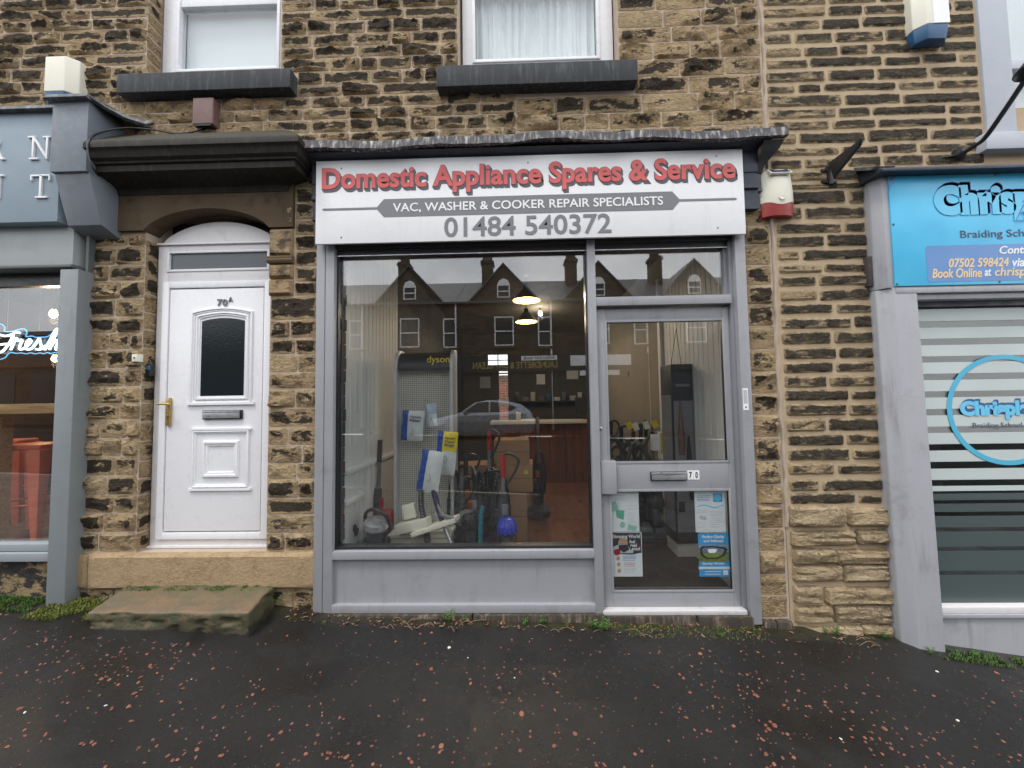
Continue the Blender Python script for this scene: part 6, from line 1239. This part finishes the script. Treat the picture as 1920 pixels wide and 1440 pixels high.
def far_house(c, label, gz):
    t = thing('gabled_house', label, 'house', (c, FY-3, gz), 'gabled houses across the street')
    x0, x1, ez, az = c-2.44, c+2.44, 6.9, 8.82
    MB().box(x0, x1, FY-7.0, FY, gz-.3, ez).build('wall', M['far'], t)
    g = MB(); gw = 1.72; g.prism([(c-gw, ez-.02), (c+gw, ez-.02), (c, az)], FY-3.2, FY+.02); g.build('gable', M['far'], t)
    rf = MB(); ry, rz = FY-3.6, 9.05
    rf.prismx([(FY+.25, ez-.05), (ry, rz), (FY-7.3, ez-.05), (FY-7.3, ez-.15), (ry, rz-.12), (FY+.25, ez-.15)], x0, x1)
    for s in (-1, 1): rf.add([(c, FY+.15, az+.08), (c+s*(gw+.2), FY+.15, ez-.12), (c+s*(gw+.2), FY-3.4, ez-.12), (c, FY-3.4, az+.08), (c, FY+.15, az-.03), (c+s*(gw+.2), FY+.15, ez-.23), (c+s*(gw+.2), FY-3.4, ez-.23), (c, FY-3.4, az-.03)], [(0,1,2,3),(4,7,6,5),(0,4,5,1),(1,5,6,2),(2,6,7,3)])
    roof = rf.build('roof', M['slate'], t); ch = MB(); ch.box(c-1.35, c-.72, FY-3.0, FY-2.3, 7.4, 10.0); ch.box(c-1.42, c-.65, FY-3.07, FY-2.23, 9.75, 9.9)
    for k in range(3): ch.lathe([(.1, 0), (.085, .35)], (c-1.22+k*.19, FY-2.65, 10.0), (0, 0, 1), 10)
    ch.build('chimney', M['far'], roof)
    def win(a, b_, d, e, arch=False):
        w = MB(); w.box(a, b_, FY-.02, FY+.05, d, e); 
        if arch: w.prism([(a, e), (b_, e), (b_-.1, e+.22), ((a+b_)/2, e+.33), (a+.1, e+.22)], FY+.0, FY+.055)
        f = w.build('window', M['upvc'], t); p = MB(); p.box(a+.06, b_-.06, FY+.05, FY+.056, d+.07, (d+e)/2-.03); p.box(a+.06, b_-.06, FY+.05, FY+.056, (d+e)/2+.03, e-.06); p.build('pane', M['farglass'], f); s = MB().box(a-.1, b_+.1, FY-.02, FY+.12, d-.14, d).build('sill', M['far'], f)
    win(c-.5, c+.5, 4.55, 6.08); win(c+2.05-.35+.35-.3, c+2.05+.4, 4.5, 6.03); win(c-.33, c+.33, 7.05, 7.75, True)
    sf = MB(); sf.box(x0+.15, x1-.15, FY-.02, FY+.10, gz, 3.15); sf.build('shop_window', M['farglass'], t); b = MB(); b.box(x0+.05, x1-.05, FY-.02, FY+.2, 3.15, 4.05); b.box(x0+.05, x0+.25, FY, FY+.16, gz, 3.15); b.box(x1-.25, x1-.05, FY, FY+.16, gz, 3.15); b.build('shop_fascia', M['shopdark'], t)
    MB().box(x0+.25, x1-.25, FY-.02, FY+.15, gz, gz+.55).build('stall_riser', M['shopdark'], t); MB().tube([(x1-.03, FY+.06, ez), (x1-.03, FY+.06, gz)], .05, 8).build('downpipe', M['upvc_d'], t)
    return t
hs = {}
for lab, k in zip(names, (0, 1, -1, -2, 3, 2)):
    c = -.80+4.9*k; hs[k] = far_house(c, lab, road_z(c, -14.2)+.1)
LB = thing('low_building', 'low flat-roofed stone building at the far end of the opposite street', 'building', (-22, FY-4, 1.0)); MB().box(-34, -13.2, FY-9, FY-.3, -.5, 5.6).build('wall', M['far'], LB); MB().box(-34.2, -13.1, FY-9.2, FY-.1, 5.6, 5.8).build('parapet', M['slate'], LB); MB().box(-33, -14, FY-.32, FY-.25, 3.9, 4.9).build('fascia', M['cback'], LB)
for k_ in range(6): MB().box(-32.5+k_*3.2, -30.2+k_*3.2, FY-.32, FY-.27, 1.8, 3.6).build('window', M['farglass'], LB)
LD = thing('shop_sign', 'laundrette sign in gold letters on the dark fascia across the street', 'sign', (-.3, FY+.2, 3.2)); MB().box(-2.9, 2.0, FY+.19, FY+.24, 3.22, 4.02).build('board', M['shopdark'], LD)
text('LAUNDRETTE & DRY CLEAN', -2.4, 1.88, 3.37, 3.71, FY+.243, M['goldv'], LD, bold=.015, ext=.003, back=True); MB().box(.06, 1.88, FY+.24, FY+.25, 3.76, 3.99).build('panel', M['white'], LD); text('WASH DAY BLUE', .18, 1.78, 3.81, 3.94, FY+.253, M['navyt'], LD, bold=.02, ext=.002, back=True)
W2S = thing('shop_sign', 'pair of white sign panels beside the laundrette across the street', 'sign', (3.5, FY+.2, 3.2)); MB().box(2.55, 5.6, FY+.19, FY+.24, 3.45, 3.98).build('board', M['white'], W2S); MB().box(3.0, 5.0, FY+.19, FY+.24, 2.95, 3.2).build('panel', M['white'], W2S); text('SA', 3.6, 4.4, 3.52, 3.9, FY+.243, M['vdark'], W2S, bold=.02, ext=.003, back=True)
# parked car across the road
M['carp'] = surf('silver blue car paint', (.30, .33, .38), .2, .03, 2, 0, metal=.4, coat=1); M['tyre'] = surf('tyre rubber', (.02, .02, .02), .8, .1, 5, 0)
CX0, CX1, CY, CG = -3.9, .56, -12.9, road_z(-1.7, -13.3)
CAR = thing('parked_car', 'silver-blue hatchback parked across the road, mirrored in the shop window', 'car', (-1.7, -13.8, CG))
st = [(0, .42, .62, .62, .72), (.05, .24, .74, .76, .82), (.22, .18, .86, .90, .88), (.9, .18, .98, 1.02, .91), (1.35, .18, 1.05, 1.12, .92), (1.95, .18, 1.08, 1.55, .92), (2.5, .18, 1.08, 1.655, .92), (3.2, .18, 1.10, 1.62, .92), (3.9, .2, 1.13, 1.46, .91), (4.28, .24, 1.12, 1.18, .87), (4.46, .4, .8, .84, .8)]
b = MB(); k = 9
for x, zb, zl, zr, hw in st:
    rw = hw-.02-.26*max(0, (zr-zl))/.55
    for (yy, zz) in ((-hw+.06, zb), (-hw, zb+.12), (-hw, zl-.12), (-hw+.03, zl), (-rw, zr-.02), (-rw+.25, zr+.012), (0, zr+.02), (rw-.25, zr+.012), (rw, zr-.02)): b.v.append((CX0+x, CY-.92+yy, CG+zz))
    for (yy, zz) in ((hw-.03, zl), (hw, zl-.12), (hw, zb+.12), (hw-.06, zb)): b.v.append((CX0+x, CY-.92+yy, CG+zz))
n = 13
for i in range(len(st)-1):
    for j in range(n): b.f.append((i*n+j, i*n+(j+1)%n, (i+1)*n+(j+1)%n, (i+1)*n+j)); b.m.append(0)
b.f += [tuple(range(n)), tuple((len(st)-1)*n+j for j in range(n-1, -1, -1))]; b.m += [0, 0]; b.build('body', M['carp'], CAR, smooth=True)
def cwin(pts, s):
    b = MB(); 
    v = [(CX0+x, CY-.92+s*(.905-.26*max(0, z-1.10)/.55*.96+.012), CG+z) for x, z in pts]; m_ = len(v)
    b.add(v+[(x, y-s*.03, z) for x, y, z in v], [tuple(range(m_)), tuple(range(2*m_-1, m_-1, -1))]+[(i, (i+1)%m_, (i+1)%m_+m_, i+m_) for i in range(m_)]); b.build('side_window', M['farglass'], CAR)
for s in (1, -1):
    cwin([(1.45, 1.13), (2.55, 1.14), (2.55, 1.56), (2.1, 1.54)], s); cwin([(2.62, 1.14), (3.45, 1.17), (3.72, 1.30), (3.3, 1.50), (2.62, 1.565)], s)
    for wx in (.85, 3.55):
        y = CY-.92+s*.80; w = MB().lathe([(.2, -.1), (.32, -.1), (.345, -.06), (.345, .06), (.32, .1), (.2, .1)], (CX0+wx, y, CG+.335), (0, 1, 0), 24).build('wheel', M['tyre'], CAR, smooth=True); MB().lathe([(.02, -.105), (.2, -.09), (.21, .09), (.02, .105)], (CX0+wx, y, CG+.335), (0, 1, 0), 16).build('rim', M['silver'], w)
    b = MB(); b.box(CX0+1.5, CX0+1.68, CY-.92+s*.93-.06, CY-.92+s*.93+.09, CG+1.08, CG+1.2); b.build('door_mirror', M['carp'], CAR, bev=.03); b = MB()
    for hx_ in (2.3, 3.2): b.box(CX0+hx_, CX0+hx_+.2, CY-.92+s*.925-.02, CY-.92+s*.925+.02, CG+.94, CG+.97)
    b.build('door_handle', M['carp'], CAR, bev=.008)
    MB().box(CX0+4.2, CX0+4.42, CY-.92+s*.72-.1, CY-.92+s*.72+.1, CG+.9, CG+1.06).build('tail_light', M['redpl'], CAR, bev=.03); MB().box(CX0+.06, CX0+.3, CY-.92+s*.68-.1, CY-.92+s*.68+.1, CG+.66, CG+.78).build('headlight', M['silver'], CAR, bev=.03)

# ================================================================ gravel, litter, weeds and moss on the pavement
def chips(name, n, sizes, cols, seed, dens, label, flat=.45):
    r = random.Random(seed); b = MB(); got = 0; tries = 0
    while got < n and tries < n*40:
        tries += 1; x = r.uniform(-4.9, 4.9); y = -abs(r.uniform(.02, 2.75))
        if r.random() > dens(x, y): continue
        if -3.14 < x < -1.83 and y > -.46: continue
        z = pave_z(x, y); s = sizes[0]+(sizes[1]-sizes[0])*r.random()**1.8; s *= (1.5 if r.random() < .05 else 1); k = r.randint(5, 6); a0 = r.uniform(0, 6.3); el = r.uniform(.6, 1)
        ca, sa = math.cos(a0), math.sin(a0); tx, ty = r.uniform(-.25, .25), r.uniform(-.25, .25)
        def pt(u, v, w): X, Y_ = u*ca-v*sa*el, u*sa+v*ca*el; return (x+X, y+Y_, z+max(-.001, w+X*tx+Y_*ty+s*flat*.35))
        ring = [pt(s*r.uniform(.75, 1.1)*math.cos(2*math.pi*i/k), s*r.uniform(.75, 1.1)*math.sin(2*math.pi*i/k), -s*flat*.3) for i in range(k)]
        up = [pt(s*.6*math.cos(2*math.pi*i/k+.2), s*.6*math.sin(2*math.pi*i/k+.2), s*flat*.55) for i in range(k)]
        b.add(ring+up, [tuple(range(k, 2*k))]+[(i, (i+1)%k, (i+1)%k+k, i+k) for i in range(k)], r.randrange(len(cols))); got += 1
    o = b.build(name, cols, None, origin=(0, 0, 0)); return tag(o, label, 'gravel', kind='stuff')
C1 = surf('red gravel', (.20, .066, .040), .6, .3, 60, .2); C2 = surf('brown gravel', (.15, .06, .038), .6, .3, 60, .2); C3 = surf('orange gravel', (.26, .098, .054), .6, .3, 60, .2); C4 = surf('pale chip', (.62, .60, .55), .6, .2, 60, .2); C5 = surf('dark grit', (.045, .042, .04), .5, .4, 60, .2)
def dens1(x, y):
    d = float(fbm(x*1.6+30, y*1.6+30, 77)); base = .09+.32*min(1, max(0, -y-.15)/1.1)
    return base*(.15+3.2*max(0, d-.38))+(.16 if y > -.14 and abs(x) < 1.9 else 0)+(.25 if x > .4 and -y > .5 else 0)*max(0, d-.3)
chips('red_gravel', 5200, (.0055, .0125), [C1, C2, C3, C1], 5, dens1, 'small red gravel chips scattered over the dark pavement')
chips('dark_grit', 3400, (.003, .006), [C5, C5, C2], 9, lambda x, y: .5, 'fine dark grit scattered over the pavement')
chips('pale_chips', 70, (.005, .011), [C4], 15, lambda x, y: .5 if y > -.25 else .3, 'a few pale stone chips and flakes on the pavement', .25)
LEAFB = surf('dead leaf', (.12, .06, .032), .7, .4, 30, .2); LEAFT = surf('tan leaf', (.24, .15, .09), .7, .3, 30, .2)
def litter(n, seed):
    r = random.Random(seed); b = MB()
    for i in range(n):
        x = r.choice((r.uniform(-1.8, -.4), r.uniform(-1.9, 2.8), r.uniform(-3.7, 2.9))); y = -r.uniform(.04, .17)-(.03 if x > 1.8 else 0)
        if -3.14 < x < -1.83: continue
        z = pave_z(x, y)+.006; L_ = r.uniform(.006, .022); w = L_*r.uniform(.25, .5); a = r.uniform(0, 6.3); c, s = math.cos(a), math.sin(a); cu = r.uniform(.1, .5)*L_
        P_ = lambda u, v, h: (x+u*c-v*s, y+u*s+v*c, z+h)
        b.add([P_(-L_, 0, 0), P_(-L_*.3, w, cu*.6), P_(L_*.4, w*.8, cu*.5), P_(L_, 0, r.uniform(0, .015)), P_(L_*.4, -w*.8, cu*.5), P_(-L_*.3, -w, cu*.6), P_(0, 0, cu*.1)], [(0, 1, 6), (1, 2, 6), (2, 3, 6), (3, 4, 6), (4, 5, 6), (5, 0, 6)], r.randrange(2))
    o = b.build('leaf_litter', [LEAFB, LEAFT], None, origin=(0, 0, 0)); tag(o, 'dead leaves and bark bits gathered along the foot of the wall', 'leaves', kind='stuff')
litter(170, 3)
b = MB(); r = random.Random(12)
for i in range(26):
    x = r.choice((r.uniform(-1.3, -.4), r.uniform(2.1, 2.75), r.uniform(0, .9))); y = -r.uniform(.06, .2); z = pave_z(x, y)+.008; a = r.uniform(-.6, .6); l_ = r.uniform(.04, .14)
    b.tube(smooth([(x, y, z), (x+l_*.5*math.cos(a), y+l_*.5*math.sin(a), z+r.uniform(.004, .03)), (x+l_*math.cos(a), y+l_*math.sin(a)-.01, z)], 4), .0018, 5)
tag(b.build('dry_stalks', LEAFT, None, origin=(0, 0, 0)), 'dry curled stalks lying along the wall foot', 'stalks', kind='stuff')
LG = [surf('fresh weed leaf', (.085, .19, .025), .5, .3, 40, .1), surf('deep weed leaf', (.045, .11, .02), .5, .3, 40, .1)]; MS = [surf('moss', (.055, .095, .012), .9, .4, 50, .3), surf('yellow moss', (.17, .18, .035), .9, .3, 50, .3)]
def weed(label, x, y, size, n, seed, mi=0):
    r = random.Random(seed); z = pave_z(x, y); t = thing('weed_plant', label, 'weed', (x, y, z), 'small weeds along the foot of the wall'); b = MB(); s_ = MB()
    for i in range(n):
        a = r.uniform(0, 6.3); h = size*r.uniform(.5, 1.1); sp = size*r.uniform(.2, .9); tip = Vector((x+sp*math.cos(a), y+sp*math.sin(a)*.7, z+h)); ro = Vector((x+r.uniform(-.01, .01), y, z-.004)); md = (ro+tip)/2+Vector((0, 0, h*.2)); s_.tube([ro, md, tip], .0013, 4)
        for k in range(r.randint(4, 7)):
            u = r.uniform(.35, 1); c = ro.lerp(tip, u)+Vector((0, 0, h*.2*4*u*(1-u)*.5)); aa = r.uniform(0, 6.3); l_ = size*r.uniform(.14, .3); d = Vector((math.cos(aa), math.sin(aa), r.uniform(-.2, .5)))*l_; w = d.cross(Vector((0, 0, 1))).normalized()*l_*.33
            b.add([c, c+d*.5+w, c+d, c+d*.5-w, c+d*.5+Vector((0, 0, l_*.1))], [(0, 4, 1), (1, 4, 2), (2, 4, 3), (3, 4, 0)], r.randrange(2))
    s_.build('stem', LG[1], t); b.build('leaves', LG, t); return t
wl = [(985, 1168, .055, 10, 'bright green weed under the long sill of the window'), (1018, 1166, .06, 12, 'twin weed tuft left of the shop door step'), (1110, 1176, .06, 12, 'leafy weed at the corner of the door step'), (1128, 1180, .085, 18, 'largest leafy weed beside the shop door step'), (842, 1162, .07, 10, 'weed sprouting under the middle of the grey panel'), (870, 1163, .04, 6, 'tiny weed seedling under the grey panel'), (1062, 1172, .04, 6, 'tiny weed sprig beneath the mullion'), (521, 1126, .10, 9, 'long-leaved weed growing beside the mossy step'), (1568, 1190, .06, 9, 'weed at the foot of the right stone wall'), (1548, 1186, .05, 7, 'small sprig near the plinth stones'), (1655, 1197, .06, 9, 'weed beside the lilac pilaster foot'), (1350, 1190, .045, 6, 'low weed before the right grey post'), (1745, 1228, .05, 8, 'weed between pilaster and pavement'), (1830, 1238, .05, 8, 'weed under the lilac stall riser'), (590, 1183, .03, 4, 'tiny sprout near the grey post foot')]
for i, (px, py, s, n, lab) in enumerate(wl):
    x, y = PZ(px, py, ground(P(px, 1150)[0])+.02); weed(lab, x, min(-.05, max(y, -.16)) if px < 1700 else y, s, n, 100+i)
def moss(name, x0, x1, y0, y1, n, m, seed, label, h=.03):
    r = random.Random(seed); b = MB()
    for i in range(n):
        x = r.uniform(x0, x1); y = y0+(y1-y0)*r.random()**1.5
        if fbm(x*7+4, y*7+8, seed) < .42: continue
        z = pave_z(x, y)-.003; a = r.uniform(0, 6.3); l_ = r.uniform(.3, 1)*h; w = .0028
        d = Vector((math.cos(a)*.7, math.sin(a)*.7, 1)).normalized()*l_; s = Vector((-math.sin(a), math.cos(a), 0))*w; p = Vector((x, y, z))
        b.add([p-s, p+s, p+d*.6+s*.8+Vector((0, 0, .2*l_)), p+d, p+d*.6-s*.8], [(0, 1, 2, 3, 4)], r.randrange(len(m)))
    tag(b.build(name, m, None, origin=(0, 0, 0)), label, 'moss', kind='stuff')
moss('moss', -4.7, -3.68, -.05, -.22, 5200, [MS[0], MS[0], LG[1]], 51, 'green moss along the foot of the left shop', .035); moss('moss', -3.62, -3.02, -.05, -.30, 4200, [MS[1], MS[0], MS[1]], 52, 'yellowish moss between left post and step', .035)
moss('moss', .6, 1.75, -.06, -.2, 1100, MS, 53, 'thin moss below the shop door step', .018); moss('moss', 2.9, 4.5, -.10, -.24, 3500, [MS[0], LG[1]], 54, 'moss under the lilac stall riser', .03)
b = MB(); r = random.Random(61)
for i in range(3200):
    x = -3.08+1.14*r.random(); y = -.035-.09*r.random()**2
    if fbm(x*9+4, y*12+8, 62) < .47: continue
    p = Vector((x, y, .217)); a = r.uniform(0, 6.3); l_ = r.uniform(.006, .022); d = Vector((math.cos(a)*.7, math.sin(a)*.7, 1)).normalized()*l_; s = Vector((-math.sin(a), math.cos(a), 0))*.0025
    b.add([p-s, p+s, p+d], [(0, 1, 2)], r.randrange(2))
tag(b.build('moss', [MS[0], LG[1]], None, origin=(0, 0, 0)), 'moss fringe at the back edge of the stone step', 'moss', kind='stuff')
